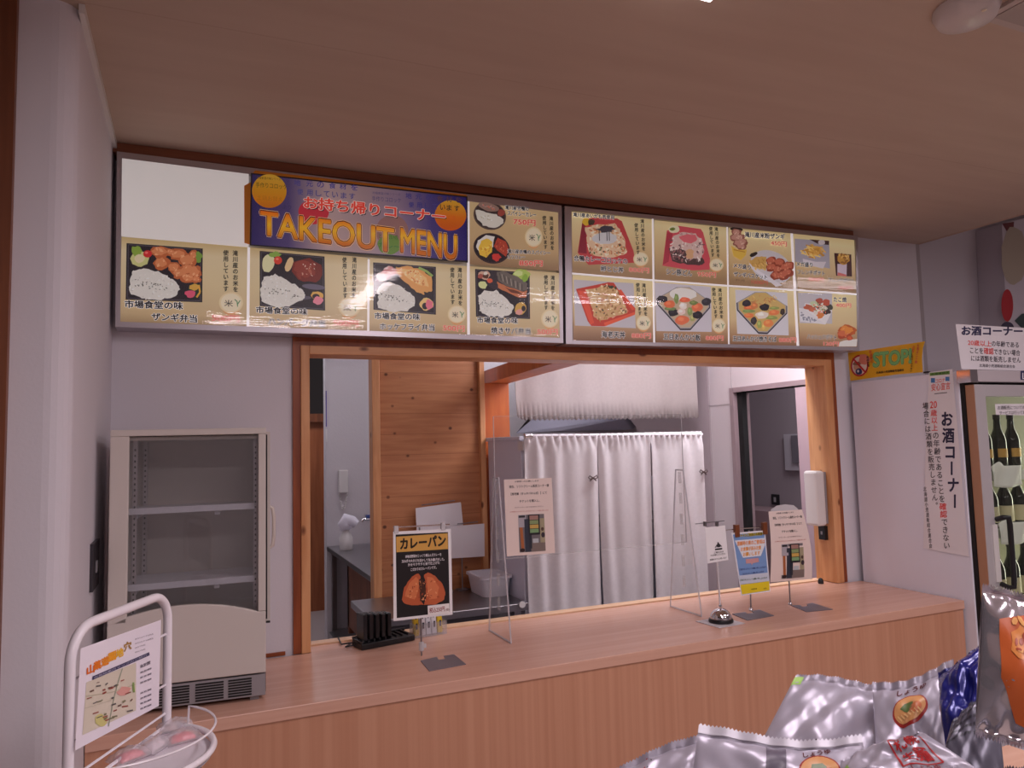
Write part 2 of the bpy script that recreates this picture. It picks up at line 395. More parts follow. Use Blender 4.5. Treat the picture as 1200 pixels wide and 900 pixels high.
# the front wall with the serving opening
oL = onY(352, 560, 0).x; oR = onY(977.5, 540, 0).x; oT = onY(640, 413, 0).z
iL = onY(362.5, 560, 0).x; iR = onY(969, 540, 0).x; iT = onY(640, 422, 0).z
cL = onY(343, 560, 0).x; cR = onY(982.5, 540, 0).x; cT = onY(640, 403, 0).z
WT = .10
b = B(); b.box(XL-.1, oL, 0, WT, 0, CZ+.4, WALL); b.box(oL, oR, 0, WT, oT, CZ+.4, WALL); b.box(oL, oR, 0, WT, 0, KZ-.045, WALL)
struct(b.build('wall_back'))
b = B(); b.box(oR, onY(1081, 400, 0).x, 0, WT, 0, 3, WALL); struct(b.build('wall_back'))
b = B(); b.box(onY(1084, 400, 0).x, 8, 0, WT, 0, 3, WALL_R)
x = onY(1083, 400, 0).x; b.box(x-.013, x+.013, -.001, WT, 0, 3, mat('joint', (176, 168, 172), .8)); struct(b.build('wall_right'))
# timber round the opening
b = B(); b.box(cL, oL, -.012, .03, KZ, cT, CASING); b.box(oR, cR, -.012, .03, KZ, cT, CASING); b.box(oL, oR, -.012, .03, oT, cT, CASING)
win = struct(b.build('window_1'), 'serving window framed in pine between shop and kitchen')
B().box(oL, iL, -.02, WT+.01, KZ, oT, PINE).build('frame_post', win, bevel=.002)
B().box(iR, oR, -.02, WT+.01, KZ, oT, PINE).build('frame_post', win, bevel=.002)
B().box(iL, iR, -.02, WT+.01, iT, oT, PINE_H).build('frame_head', win, bevel=.002)
B().box(oL, oR, WT-.03, WT+.02, KZ-.045, KZ+.006, mat('pale_sill', (226, 186, 150), .5)).build('sill', win, bevel=.002)
# brown rail under the ceiling
x1 = onY(1001, 270, -.09).x
struct(B().box(XL, x1, -.085, 0, 2.536, CZ-.001, RAILW).build('trim_rail', bevel=.002))
b = B(); b.box(XL, onY(320, 760, 0).x+.04, -.006, 0, KZ, KZ+.012, CASING); struct(b.build('trim_skirting'))

# ------------------------------------------------------------------ kitchen shell
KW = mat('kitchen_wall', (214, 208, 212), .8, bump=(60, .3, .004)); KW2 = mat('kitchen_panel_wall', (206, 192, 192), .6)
RX = 3.2
struct(B().box(.985, RX, 3.24, 3.36, 0, 2.7, KW).build('wall_kitchen_back'))
b = B(); b.box(.15, .98, 4.75, 4.85, 1.86, 2.7, KW); b.box(1.27, 1.6, 4.75, 4.85, 0, 2.7, KW); struct(b.build('wall_corridor'))
struct(B().box(.08, .15, .1, 4.85, 0, 2.7, KW).build('wall_kitchen_left'))
b = B(); b.box(.86, .93, 4.70, 4.84, 0, 1.86, DOORW); b.box(1.23, 1.30, 4.70, 4.84, 0, 1.86, DOORW); b.box(.86, 1.30, 4.70, 4.84, 1.82, 1.9, DOORW)
dk = struct(b.build('door_2')); B().box(.93, 1.23, 4.76, 4.80, 0, 1.82, noise_mat('door_leaf_wood', (150, 84, 50), (170, 100, 62), (8, 8, .6), 4, .45)).build('door_leaf', dk)
B().box(.95, .97, 4.72, 4.76, 1.66, 1.72, GREY).build('hinge', dk)
struct(B().box(.08, 5.2, .1, 4.85, 2.7, 2.75, mat('kitchen_ceiling', (236, 234, 238), .8)).build('ceiling'))
# right kitchen wall with the doorway
yA, yB = onX(955, 500, RX).y-.25, onX(866, 560, RX).y; zD = onX(862, 460, RX).z
b = B(); b.box(RX, RX+.1, yB, 3.24, 0, 2.7, KW2); b.box(RX, RX+.1, .1, yB, zD, 2.7, KW2)
jz = onX(845, 474.5, RX).z
for yy in (onX(833, 500, RX).y, onX(857, 440, RX).y): b.box(RX-.003, RX, yy-.004, yy+.004, 0 if yy > 1.2 else zD+.03, 2.7, mat('panel_joint', (182, 168, 168), .7))
b.box(RX-.003, RX, yB+.05, 2.2, jz-.004, jz+.004, mat('panel_joint'))
b.box(RX-.004, RX+.001, onX(831, 480, RX).y, 3.24, 0, 2.7, mat('kitchen_darker_panel', (178, 160, 162), .7)); struct(b.build('wall_kitchen_right'))  # wall beyond the joint has a darker tone
b = B(); FRM = mat('door_frame_paint', (150, 128, 130), .5)
b.box(RX-.02, RX+.11, yB-.005, yB+.03, 0, zD+.03, FRM); b.box(RX-.02, RX+.11, .1, yB, zD, zD+.03, FRM); b.box(RX+.012, RX+.05, yB-.05, yB-.006, 0, zD, DARK)
struct(b.build('door_3'))
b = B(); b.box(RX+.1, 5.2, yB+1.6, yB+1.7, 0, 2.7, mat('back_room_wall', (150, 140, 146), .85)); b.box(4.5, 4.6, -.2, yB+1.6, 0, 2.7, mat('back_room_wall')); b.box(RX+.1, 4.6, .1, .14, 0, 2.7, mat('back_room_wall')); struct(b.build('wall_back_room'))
struct(B().box(RX-.015, RX+.05, .1, onX(940, 560, RX).y, 0, zD-.01, mat('door_edge', (190, 164, 170), .5)).build('trim_1'))

# ================================================================== COUNTER
kf = -.5517; kx1 = 2.998
c = thing('service_counter', 'long wood-grain counter below the serving window', 'counter', (1.3, -.28, 0))
B().prism([Vector((a_, b_, KZ-.035)) for a_, b_ in ((XL+.002, kf), (kx1, kf), (kx1, -.0215), (oR+.0, -.0215), (iR-.001, -.0215), (iR-.001, WT-.032), (iL+.001, WT-.032), (iL+.001, -.0215), (XL+.002, -.0215))], (0, 0, .035), LAMI_T).build('countertop', c, bevel=.002)
B().box(XL+.002, kx1-.003, kf+.006, kf+.03, .06, KZ-.036, LAMI_V).build('front_panel', c)
B().box(kx1-.022, kx1-.003, kf+.03, -.002, .06, KZ-.036, LAMI_V).build('end_panel', c)
B().box(XL+.002, kx1-.01, kf+.05, kf+.07, 0, .06, mat('plinth_dark', (60, 45, 40), .6)).build('plinth', c)

# ================================================================== SHOWCASE FRIDGE ON THE COUNTER
f = thing('display_fridge', 'cream glass-front countertop fridge with two empty shelves', 'fridge', (.0, -.3, KZ))
O = onZ(311.5, 817, KZ+.008); M = Matrix.Translation((O.x, O.y, 0)) @ Matrix.Rotation(math.radians(-4), 4, 'Z')
W, D, zb, zt = .405, .33, KZ+.012, 1.622
LIN = mat('fridge_liner', (196, 186, 180), .35); zg = 1.085
b = B()
b.box(-W, -W+.02, .012, D, zg, zt-.02, CREAM); b.box(-.016, 0, .03, D, zg, zt-.02, CREAM); b.box(-W, 0, .0, D, zt-.018, zt, CREAM)
b.box(-W, 0, D-.03, D, zg, zt-.018, CREAM)
b.box(-W, -W+.047, 0, .014, 1.0985, zt-.018, CREAM); b.box(-.021, 0, 0, .014, 1.0985, zt-.018, CREAM)
# front apron with the arched top edge
n = 16; top = [(-W+.047+(W-.068)*k/n, 1.098+.036*(1-((k/n-.42)/.58)**2)) for k in range(n+1)]
b.prism([Vector((-W, 0, .927)), Vector((0, 0, .927)), Vector((0, 0, 1.098))]+[Vector((x, 0, z)) for x, z in top[::-1]]+[Vector((-W, 0, 1.098))], (0, .014, 0), CREAM)
b.box(-W, 0, .014, D, .927, zg-.01, CREAM)
b.xf(M).build('body', f, bevel=.0025)
b = B(); b.box(-W+.021, -.017, D-.034, D-.031, zg, zt-.02, LIN); b.box(-W+.021, -W+.024, .02, D-.035, zg, zt-.02, LIN); b.box(-.02, -.017, .03, D-.035, zg, zt-.02, LIN); b.box(-W+.024, -.02, .02, D-.035, zg-.009, zg, LIN); b.box(-W+.024, -.02, .02, D-.035, zt-.03, zt-.02, LIN)
b.xf(M).build('liner', f)
for xx in (-.034, -W+.05):
    for yy in (.05, D-.06):
        b = B(); b.box(xx, xx+.012, yy, yy+.012, zg+.01, zt-.03, ALU)
        for k in range(29): b.box(xx+.004, xx+.008, yy-.0006, yy+.0004, zg+.03+k*.016, zg+.036+k*.016, DARK)
        b.xf(M).build('shelf_rail', f)
B().box(-W+.045, -.02, .016, .02, zg-.0, zt-.02, clear_mat('fridge_glass', (.9, .9, .9), 1.3, haze=.04)).xf(M).build('glass_pane', f)
for zz in (1.392, 1.183):
    b = B(); b.box(-W+.03, -.03, .04, D-.06, zz, zz+.004, mat('shelf_white', (214, 214, 226), .3)); b.box(-W+.03, -.03, .036, .042, zz-.006, zz+.012, mat('shelf_white'))
    for xx in (-W+.05, -.14): b.box(xx, xx+.014, .05, .2, zz-.018, zz-.001, mat('shelf_white'))
    b.xf(M).build('shelf', f, bevel=.001)
b = B(); b.box(-W, -.001, .004, D-.01, .864, .922, GREY)
for x0, x1, n in ((-.36, -.2, 1), (-.185, -.112, 1), (-.10, -.038, 1)):
    for k in range(7): b.box(x0, x1, .0025, .0045, .869+k*.0072, .873+k*.0072, DARK)
for k in range(8): b.box(-.0012, .0002, .02, .2, .869+k*.0065, .8722+k*.0065, DARK)
b.xf(M).build('vent_grille', f)
for xx in (-W+.02, -.03):
    for yy in (.03, D-.05): B().box(xx-.012, xx+.012, yy-.012, yy+.012, KZ+.0005, .865, GREY).xf(M).build('foot', f)
b = B(); b.box(.0, .004, .002, .012, 1.075, zt-.02, DARK); b.box(.0, .012, .014, D, 1.067, zt-.012, CREAM); b.box(.0, .012, .004, .03, 1.063, 1.067, DARK)
dr = b.xf(M).build('side_door', f)
hp = [Vector((.012, D-.05, 1.375)), Vector((.026, D-.05, 1.368)), Vector((.030, D-.05, 1.340)), Vector((.030, D-.05, 1.280)), Vector((.026, D-.05, 1.248)), Vector((.012, D-.05, 1.240))]
B().tube(hp, .006, CREAM, 8).xf(M).build('handle', dr)

# ================================================================== LIGHT-BOX SIGN
SY = -.10
def SP(u, v): return onY(u, v, SY)
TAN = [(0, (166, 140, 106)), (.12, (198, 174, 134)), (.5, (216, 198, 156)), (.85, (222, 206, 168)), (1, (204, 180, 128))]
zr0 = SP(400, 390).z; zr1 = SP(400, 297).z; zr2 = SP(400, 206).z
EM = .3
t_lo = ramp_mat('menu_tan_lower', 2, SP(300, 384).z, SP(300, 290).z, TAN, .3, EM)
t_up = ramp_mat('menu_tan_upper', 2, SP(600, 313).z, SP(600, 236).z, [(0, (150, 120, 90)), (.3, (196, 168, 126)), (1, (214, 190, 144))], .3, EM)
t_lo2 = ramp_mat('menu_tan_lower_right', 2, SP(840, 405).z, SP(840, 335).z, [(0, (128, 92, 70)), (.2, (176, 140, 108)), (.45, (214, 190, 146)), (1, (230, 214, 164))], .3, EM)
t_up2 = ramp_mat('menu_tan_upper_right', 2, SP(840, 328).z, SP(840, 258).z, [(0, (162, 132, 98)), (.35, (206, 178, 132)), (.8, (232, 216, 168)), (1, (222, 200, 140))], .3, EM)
SEAL_W = (224, 208, 170)
RED_T = (216, 84, 78); BLK = (26, 24, 30); WHT = (246, 244, 246)
def new_art(): return Art(SP, (0, -1, 0), .0005, EM)
def rice_seal(A, col1, col2, ru, seal, wd, k=1):
    """the two upright columns of small writing and the rice seal"""
    for body, (x, y0, x1, y1) in (('滝川産のお米を', col1), ('使用しています', col2)): A.vtext(body, x, y0, x1, y1, wd, BLK, 4, .025)
    sx, sy, ra, rb = seal
    A.ell(sx, sy+ra*.35, ra*.75, rb*.85, (214, 160, 110), 1); A.ell(sx, sy, ra, rb, SEAL_W, 2); A.ell(sx, sy, ra*.84, rb*.86, (232, 220, 192), 3)
    A.text('米', sx-ra*.55, sy+rb*.35, sx+ra*.15, sy+rb*.42, rb*.62, (70, 66, 60), 4, .01)
    A.line([(sx+ra*.55, sy+rb*.4), (sx+ra*.5, sy-rb*.1), (sx+ra*.3, sy-rb*.3)], ra*.09, (110, 150, 110), 4); A.line([(sx+ra*.52, sy+rb*.2), (sx+ra*.75, sy-rb*.2)], ra*.09, (110, 150, 110), 4)
def caption(A, l1, q1, l2, q2, price, qp, h1, h2, hp):
    A.text(l1, *q1, h1, BLK, 5, .03, WHT, .05); A.text(l2, *q2, h2, BLK, 5, .03, WHT, .05)
    A.text(price, *qp, hp, RED_T, 5, .012, (244, 216, 202), .035)
def rice(A, pts, lay=3, seed=0):
    A.rough(pts, (222, 220, 214), lay, 9, 5); A.specks(pts, [(240, 240, 236), (206, 204, 198), (232, 230, 224)], 60, 10, lay+1)
    cx = sum(p[0] for p in pts)/len(pts); cy = sum(p[1] for p in pts)/len(pts)
    mid = [(cx-170, cy-50), (cx+60, cy-10), (cx+150, cy+40), (cx+140, cy+60), (cx, cy+40), (cx-170, cy+10)]
    A.specks(mid, [(70, 66, 60), (96, 90, 84)], 34, 7, lay+2)
def chunk(A, a, b, ra, rb, cols, lay=3, rot=0):
    A.blob(a, b, ra, rb, cols[0], lay, 16, .16, rot); A.blob(a-ra*.12, b-rb*.16, ra*.72, rb*.66, cols[1], lay+1, 14, .2, rot)
    for k in range(6): A.blob(a+random.uniform(-.5, .5)*ra, b+random.uniform(-.5, .5)*rb, ra*.2, rb*.14, cols[random.randint(1, 2)], lay+2, 8, .3, random.uniform(0, 3))
TRAY = (40, 36, 44)
def tray(A, q, lay=1):
    A.pg(q, TRAY, lay)
    for k in range(4):
        (x1, y1), (x2, y2) = q[k], q[(k+1) % 4]; cx = sum(p[0] for p in q)/4; cy = sum(p[1] for p in q)/4
        i = lambda x, y: (x+(cx-x)*.05, y+(cy-y)*.05)
        A.line([i(x1, y1), i(x2, y2)], 7, (84, 80, 90), lay+1)
FRIED = ((190, 104, 62), (216, 138, 92), (232, 172, 128))

# --- left box: frame, panels
sg = thing('lightbox_sign', 'left wide lit menu box with blank panel and TAKEOUT MENU banner', 'sign', tuple(SP(400, 390)), 'lit menu boxes over the serving window')
def box_frame(tl, tr, br, bl, parent, wl, wt, wr, wb):
    q = [SP(*tl), SP(*tr), SP(*br), SP(*bl)]
    qi = [SP(tl[0]+wl, tl[1]+wt), SP(tr[0]-wr, tr[1]+wt), SP(br[0]-wr, br[1]-wb), SP(bl[0]+wl, bl[1]-wb)]
    back = Vector((0, -SY-.002, 0)); fwd = Vector((0, -.0012, 0)); b = B()
    for i in range(4):
        j = (i+1) % 4
        b.hexa([q[i]+fwd, q[j]+fwd, qi[j]+fwd, qi[i]+fwd], [q[i]+back, q[j]+back, qi[j]+back, qi[i]+back], ALU)
    b.hexa([p+Vector((0, .02, 0)) for p in qi], [p+Vector((0, .03, 0)) for p in qi], WHITE_P)
    b.build('frame', parent)
    return qi
q1 = box_frame((137, 177.5), (658, 241), (660, 402), (135, 383), sg, 6, 8, 4, 6)
LITW = mat('lit_acrylic', (232, 228, 226), .25, emit=.36)
A = new_art(); A.pg([(143, 185), (291.5, 202), (291.5, 290), (142, 277)], LITW, 0); A.build('blank_panel', sg, label='empty white lit panel')
seam = mat('seam_light_leak', (250, 246, 250), .3, emit=.4)  # glow stands in for light leaking between the panels
for pts_, wd_ in (([(291.5, 290), (290.5, 384)], 3.0), ([(432, 304), (431.5, 389)], 2.4), ([(548.6, 230), (549, 394)], 3)):
    A = new_art(); A.line(pts_, wd_, seam, 1); A.build('panel_seam', sg)

# fried chicken lunch box
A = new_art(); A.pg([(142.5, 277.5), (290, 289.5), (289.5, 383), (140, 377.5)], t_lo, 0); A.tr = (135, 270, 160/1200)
tray(A, [(100, 112), (770, 160), (765, 632), (92, 608)])
A.blob(215, 250, 85, 72, (206, 206, 140), 3, 18, .1); A.blob(185, 180, 50, 42, (140, 172, 70), 3, 14, .25); A.blob(215, 250, 46, 38, (226, 214, 178), 4, 14, .12); A.ell(285, 208, 38, 32, (206, 48, 52), 4); A.ell(275, 198, 14, 10, (236, 120, 116), 5)
rice(A, [(130, 420), (160, 355), (270, 330), (400, 370), (540, 450), (570, 510), (540, 580), (400, 610), (240, 605), (125, 545)])
for a_, b_, ra, rb in ((400, 190, 85, 55), (490, 195, 45, 35), (560, 215, 90, 52), (410, 290, 72, 58), (520, 330, 60, 50), (640, 270, 80, 60), (690, 220, 40, 45), (640, 350, 70, 55), (700, 370, 60, 60), (580, 380, 80, 48), (650, 420, 75, 45), (715, 430, 40, 34)): chunk(A, a_, b_, ra, rb, FRIED, 3)
A.blob(735, 230, 30, 46, (122, 160, 70), 3, 12, .3); A.ell(700, 530, 62, 66, (40, 62, 50), 3, 20, .3); A.blob(695, 500, 46, 28, (214, 168, 76), 4, 12, .15); A.blob(660, 560, 46, 34, (220, 90, 120), 5, 12, .2); A.line([(735, 480), (745, 545), (715, 590)], 16, (222, 168, 70), 5)
rice_seal(A, (1055, 175, 1058, 545), (973, 172, 972, 540), 0, (1018, 635, 106, 92), 48)
caption(A, '市場食堂の味', (85, 680, 595, 698), 'ザンギ弁当', (322, 790, 718, 812), '500円', (850, 800, 1088, 810), 66, 66, 60)
A.build('menu_panel', sg, label='menu panel of a fried chicken lunch box at 500 yen')

# hamburg steak lunch box
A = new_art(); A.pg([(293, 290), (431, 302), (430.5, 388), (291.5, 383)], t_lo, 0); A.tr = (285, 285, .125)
tray(A, [(155, 72), (762, 125), (768, 632), (155, 590)])
A.blob(235, 190, 58, 84, (222, 222, 176), 3, 16, .07, .2); A.blob(300, 105, 60, 26, (140, 176, 80), 3, 12, .3); A.ell(325, 162, 38, 38, (214, 66, 48), 4); A.ell(318, 150, 14, 10, (240, 140, 120), 5); A.blob(430, 200, 34, 72, (228, 200, 150), 4, 12, .1, .3)
chunk(A, 590, 260, 150, 110, ((122, 46, 38), (146, 62, 50), (176, 98, 80)), 3, .25); A.specks([(480, 190), (690, 190), (680, 320), (520, 300)], [(206, 160, 140), (230, 210, 196)], 14, 9, 6)
A.ell(660, 410, 110, 26, (104, 98, 118), 3, 16, .1); A.ell(560, 512, 80, 18, (88, 84, 100), 3)
rice(A, [(165, 420), (200, 320), (300, 295), (440, 360), (540, 430), (580, 470), (570, 520), (450, 590), (330, 605), (170, 545)])
A.blob(690, 490, 60, 40, (222, 176, 92), 4, 14, .12); A.ell(680, 500, 34, 24, TRAY, 5); A.blob(700, 540, 46, 40, (232, 140, 160), 6, 14, .14)
rice_seal(A, (1042, 130, 1035, 520), (948, 130, 955, 520), 0, (995, 600, 102, 92), 42)
caption(A, '市場食堂の味', (120, 655, 600, 676), 'ハンバーグ弁当', (235, 765, 765, 790), '500円', (845, 775, 1075, 790), 62, 66, 60)
A.build('menu_panel', sg, label='menu panel of a hamburg steak lunch box at 500 yen')

# fried fish lunch box
A = new_art(); A.pg([(433, 302), (548, 312), (548, 393), (432, 388)], t_lo, 0); A.tr = (425, 290, 130/1114)
tray(A, [(105, 150), (735, 195), (735, 675), (108, 625)])
for c_, p in (((220, 190, 190), (260, 230)), ((206, 130, 130), (230, 270)), ((226, 210, 206), (190, 300)), ((214, 150, 146), (290, 240))): A.blob(*p, 58, 44, c_, 3, 12, .2)
A.rough([(335, 200), (450, 190), (580, 215), (690, 300), (705, 440), (620, 450), (610, 480), (520, 430), (400, 330), (340, 250)], (224, 164, 96), 3, 8, 4); A.rough([(380, 220), (470, 215), (560, 240), (640, 310), (660, 400), (560, 380), (440, 310)], (240, 194, 130), 4, 8, 3); A.specks([(380, 220), (560, 240), (660, 400), (440, 310)], [(250, 218, 170), (206, 140, 80)], 40, 12, 5)
A.line([(560, 205), (640, 240), (700, 290)], 24, (150, 180, 100), 4)
rice(A, [(145, 430), (185, 370), (280, 345), (400, 400), (520, 490), (525, 570), (450, 640), (300, 650), (145, 600), (160, 510)])
A.blob(640, 570, 72, 62, (228, 196, 128), 3, 16, .1); A.ell(625, 590, 30, 34, TRAY, 4); A.blob(665, 575, 40, 52, (226, 120, 140), 5, 14, .18)
rice_seal(A, (973, 200, 980, 585), (898, 200, 903, 575), 0, (945, 670, 92, 90), 44)
caption(A, '市場食堂の味', (118, 720, 572, 732), 'ホッケフライ弁当', (172, 825, 718, 838), '500円', (806, 838, 1020, 848), 66, 66, 60)
A.build('menu_panel', sg, label='menu panel of a fried fish lunch box at 500 yen')

# curry panel
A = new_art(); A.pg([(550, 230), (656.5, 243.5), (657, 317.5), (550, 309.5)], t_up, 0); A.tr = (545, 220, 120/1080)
A.ell(260, 295, 175, 148, (92, 76, 72), 1, 32, .35); A.ell(260, 293, 162, 136, (60, 50, 50), 2, 32, .35); A.blob(250, 205, 110, 44, (150, 122, 112), 3, 16, .08, .25); A.specks([(180, 180), (330, 210), (300, 240), (200, 220)], [(190, 150, 140), (206, 120, 100)], 12, 12, 4); A.blob(380, 265, 40, 34, (160, 76, 66), 3, 12, .2)
A.rough([(110, 230), (220, 260), (330, 285), (405, 330), (400, 380), (310, 430), (190, 400), (120, 320)], (220, 218, 208), 3, 5, 4); A.specks([(150, 290), (280, 290), (300, 350), (180, 330)], [(196, 190, 170), (236, 236, 230)], 18, 10, 4)
A.ell(280, 640, 195, 158, (52, 40, 46), 1, 32, .3); A.ell(280, 638, 180, 144, (36, 30, 38), 2, 32, .3)
A.rough([(130, 560), (220, 500), (310, 520), (290, 620), (230, 720), (150, 690), (120, 630)], (226, 224, 220), 3, 5, 3); A.rough([(140, 640), (170, 560), (230, 535), (285, 570), (280, 680), (220, 740), (155, 710)], (228, 190, 70), 4, 4, 3); A.specks([(150, 630), (280, 600), (230, 720)], [(244, 220, 120), (206, 150, 60)], 18, 12, 5)
A.rough([(340, 530), (430, 570), (460, 650), (430, 730), (340, 660), (300, 620)], (178, 70, 52), 3, 4, 3); A.specks([(350, 560), (440, 640), (400, 690), (320, 620)], [(206, 110, 84), (150, 50, 44)], 18, 12, 4); A.blob(325, 735, 48, 40, (206, 62, 56), 4, 12, .22)
A.text('滝川産合鴨の', 418, 232, 668, 250, 46, BLK, 5, .03, WHT, .045); A.text('スパイシーカレー', 445, 292, 745, 312, 46, BLK, 5, .03, WHT, .045); A.text('750円', 508, 388, 738, 405, 60, RED_T, 5, .022, (240, 206, 190), .04)
A.text('滝川産合鴨のスパイシー', 445, 692, 895, 712, 44, BLK, 5, .03, WHT, .045); A.text('カツカレー', 445, 748, 630, 752, 38, BLK, 5, .03, WHT, .045); A.text('850円', 570, 825, 812, 832, 60, RED_T, 5, .022, (240, 206, 190), .04)
rice_seal(A, (905, 300, 920, 660), (832, 295, 848, 650), 0, (722, 520, 92, 105), 42)
A.build('menu_panel', sg, label='menu panel of two curries at 750 and 850 yen')

# grilled mackerel lunch box
A = new_art(); A.pg([(550.5, 312), (657, 320), (657.5, 397.5), (550.5, 393)], t_lo, 0); A.tr = (545, 305, 120/1080)
tray(A, [(105, 92), (680, 130), (685, 620), (115, 595)])
for c_, p, r_ in (((206, 170, 150), (200, 160), 60), ((92, 58, 46), (215, 170), 34), ((222, 100, 70), (258, 215), 30), ((170, 90, 80), (160, 170), 30), ((214, 222, 160), (185, 262), 48), ((230, 220, 210), (215, 140), 22)): A.blob(p[0], p[1], r_, r_*.8, c_, 3, 12, .2)
A.rough([(330, 130), (400, 110), (560, 180), (650, 240), (655, 310), (600, 330), (430, 270), (350, 220)], (112, 104, 98), 3, 5, 4)
for k in range(11): A.line([(360+k*24, 135+k*12), (380+k*22, 215+k*11)], 7, (170, 160, 150) if k % 2 else (72, 66, 66), 4)
A.rough([(335, 225), (430, 275), (600, 335), (650, 320), (640, 390), (560, 400), (430, 330), (345, 290)], (196, 120, 82), 3, 6, 4); A.rough([(420, 285), (560, 330), (600, 360), (480, 340)], (110, 60, 44), 4, 4, 3)
A.blob(590, 150, 92, 56, (176, 200, 100), 3, 18, .14); A.blob(560, 140, 50, 30, (206, 220, 150), 4, 12, .2); A.blob(630, 190, 30, 40, (140, 180, 70), 4, 12, .2)
A.ell(330, 210, 110, 100, (60, 54, 62), 2)
rice(A, [(140, 370), (200, 325), (330, 320), (430, 400), (510, 480), (490, 560), (400, 600), (240, 590), (150, 530)])
A.blob(585, 510, 62, 66, (206, 166, 84), 3, 14, .12); A.blob(570, 545, 38, 34, (222, 160, 150), 4, 12, .2); A.ell(615, 510, 22, 30, (50, 44, 50), 4)
rice_seal(A, (922, 160, 925, 530), (850, 155, 852, 525), 0, (893, 615, 92, 98), 44)
caption(A, '市場食堂の味', (125, 662, 552, 672), '焼きサバ弁当', (272, 772, 685, 785), '500円', (760, 785, 972, 790), 64, 68, 62)
A.build('menu_panel', sg, label='menu panel of a grilled mackerel lunch box at 500 yen')

# TAKEOUT MENU banner, with its printed orange edge standing proud at top and left
xa, xb = SP(293, 250).x, SP(547, 260).x
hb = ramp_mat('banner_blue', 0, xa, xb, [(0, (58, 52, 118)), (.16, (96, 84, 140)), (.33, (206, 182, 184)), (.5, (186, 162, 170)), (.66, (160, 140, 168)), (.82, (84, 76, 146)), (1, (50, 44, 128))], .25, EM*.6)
ORG_E = noise_mat('banner_orange', (224, 140, 30), (236, 156, 44), (1, 1, 1), 2, .4)
A = new_art(); A.lay = 12; A.tr = (285, 190, 140/1050)
H = [(75, 105), (2010, 305), (2010, 868), (68, 725)]
b_ = [A.P(a, b, 6) for a, b in ((8, 210), (66, 178), (66, 728), (10, 712))]; A.add(b_, [(0, 1, 2, 3)], ORG_E)
def px(u, v): return ((u-285)*7.5, (v-190)*7.5)
A.pg([px(299, 200), px(546.5, 228.5), px(547, 232), px(295, 204.5)], ORG_E, 6)
A.pg([px(294, 203), px(547.5, 230.5), px(548, 308), px(292.5, 288)], (24, 18, 30), 7)
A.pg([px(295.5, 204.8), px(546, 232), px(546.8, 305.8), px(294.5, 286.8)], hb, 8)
SUN = ramp_mat('print_sun', 2, SP(310, 243).z, SP(310, 204).z, [(0, (230, 132, 24)), (.5, (238, 170, 40)), (1, (240, 196, 70))], .3, EM*.6)
SUN2 = ramp_mat('print_sun_red', 2, SP(525, 272).z, SP(525, 236).z, [(0, (226, 96, 24)), (.5, (240, 130, 30)), (1, (246, 190, 60))], .3, EM*.6)
A.ell(228, 258, 152, 148, SUN, 9, 36, .2); A.ell(618, 440, 135, 110, (198, 50, 66), 9, 28)
A.tr = (415, 205, 140/1096)
A.ell(345, 520, 150, 150, (150, 110, 108), 9, 28); A.ell(880, 375, 145, 140, SUN2, 9, 36); A.blob(320, 640, 105, 95, (104, 140, 60), 10, 22, .06)
A.text('とくめいの', 225, 585, 400, 600, 46, (70, 110, 50), 11, .01); A.text('カレー', 220, 668, 420, 690, 50, (60, 120, 60), 11, .01)
BLU = (64, 62, 140); VIO = (84, 76, 128)
A.text('市場食堂の味シリーズ', 165, 180, 420, 196, 24, VIO, 11, .004); A.text('手作りコロッケ', 160, 242, 428, 262, 46, VIO, 11, .0)
for ch, x in zip('地元の食材を', (470, 562, 658, 756, 840, 925)): A.text(ch, x, 218+(x-470)*.085, x+54, 222+(x-470)*.085, 50, BLU if x < 740 else (90, 60, 80), 11, .015)
for ch, x in zip('使用しています', (498, 572, 645, 712, 785, 845, 915)): A.text(ch, x, 300+(x-498)*.08, x+46, 304+(x-498)*.08, 50, BLU if x < 740 else (60, 48, 40), 11, .015)
A.text('たきかわ', 610, 390, 735, 398, 22, (110, 60, 150), 11, .005); A.text('滝川産', 815, 408, 930, 416, 36, (220, 110, 40), 11, .0)
A.tr = (285, 190, 140/1050)
A.text('市場食堂の味シリーズ', 118, 152, 330, 168, 24, (120, 84, 20), 11, .004); A.text('手作りコロッケ', 108, 225, 385, 245, 46, (110, 80, 24), 11, .0); A.text('土鍋お替え', 120, 335, 345, 352, 42, (196, 130, 30), 11, .0)
for ch, x in zip('地元の食材を', (445, 552, 648, 752, 845, 945)): A.text(ch, x, 208+(x-445)*.085, x+58, 212+(x-445)*.085, 50, (78, 74, 150), 11, .015)
for ch, x in zip('使用しています', (474, 558, 636, 706, 780, 855, 930)): A.text(ch, x, 288+(x-474)*.085, x+50, 292+(x-474)*.085, 50, (84, 84, 150), 11, .015)
A.text('より', 345, 415, 420, 420, 36, (60, 56, 110), 11, .01)
A.text('お持ち帰りコーナー', 543, 418, 1778, 548, 104, (20, 16, 22), 12, .03); A.text('お持ち帰りコーナー', 533, 408, 1768, 538, 104, (232, 74, 60), 13, .03, (250, 230, 220), .035)
TG = ramp_mat('print_orange_fade', 2, SP(420, 288).z, SP(320, 249).z, [(0, (206, 110, 20)), (.5, (244, 186, 44)), (1, (232, 110, 20))], .3, EM)
A.text('TAKEOUT', 152, 640, 1320, 798, 210, (240, 196, 150), 12, .06); A.text('TAKEOUT', 152, 640, 1320, 798, 210, (90, 30, 12), 13, .042); A.text('TAKEOUT', 154, 640, 1318, 796, 206, TG, 14, .02)
A.text('MENU', 1380, 794, 1872, 862, 210, (240, 196, 150), 12, .06); A.text('MENU', 1380, 794, 1872, 862, 210, (90, 30, 12), 13, .042); A.text('MENU', 1382, 793, 1870, 860, 206, TG, 14, .02)
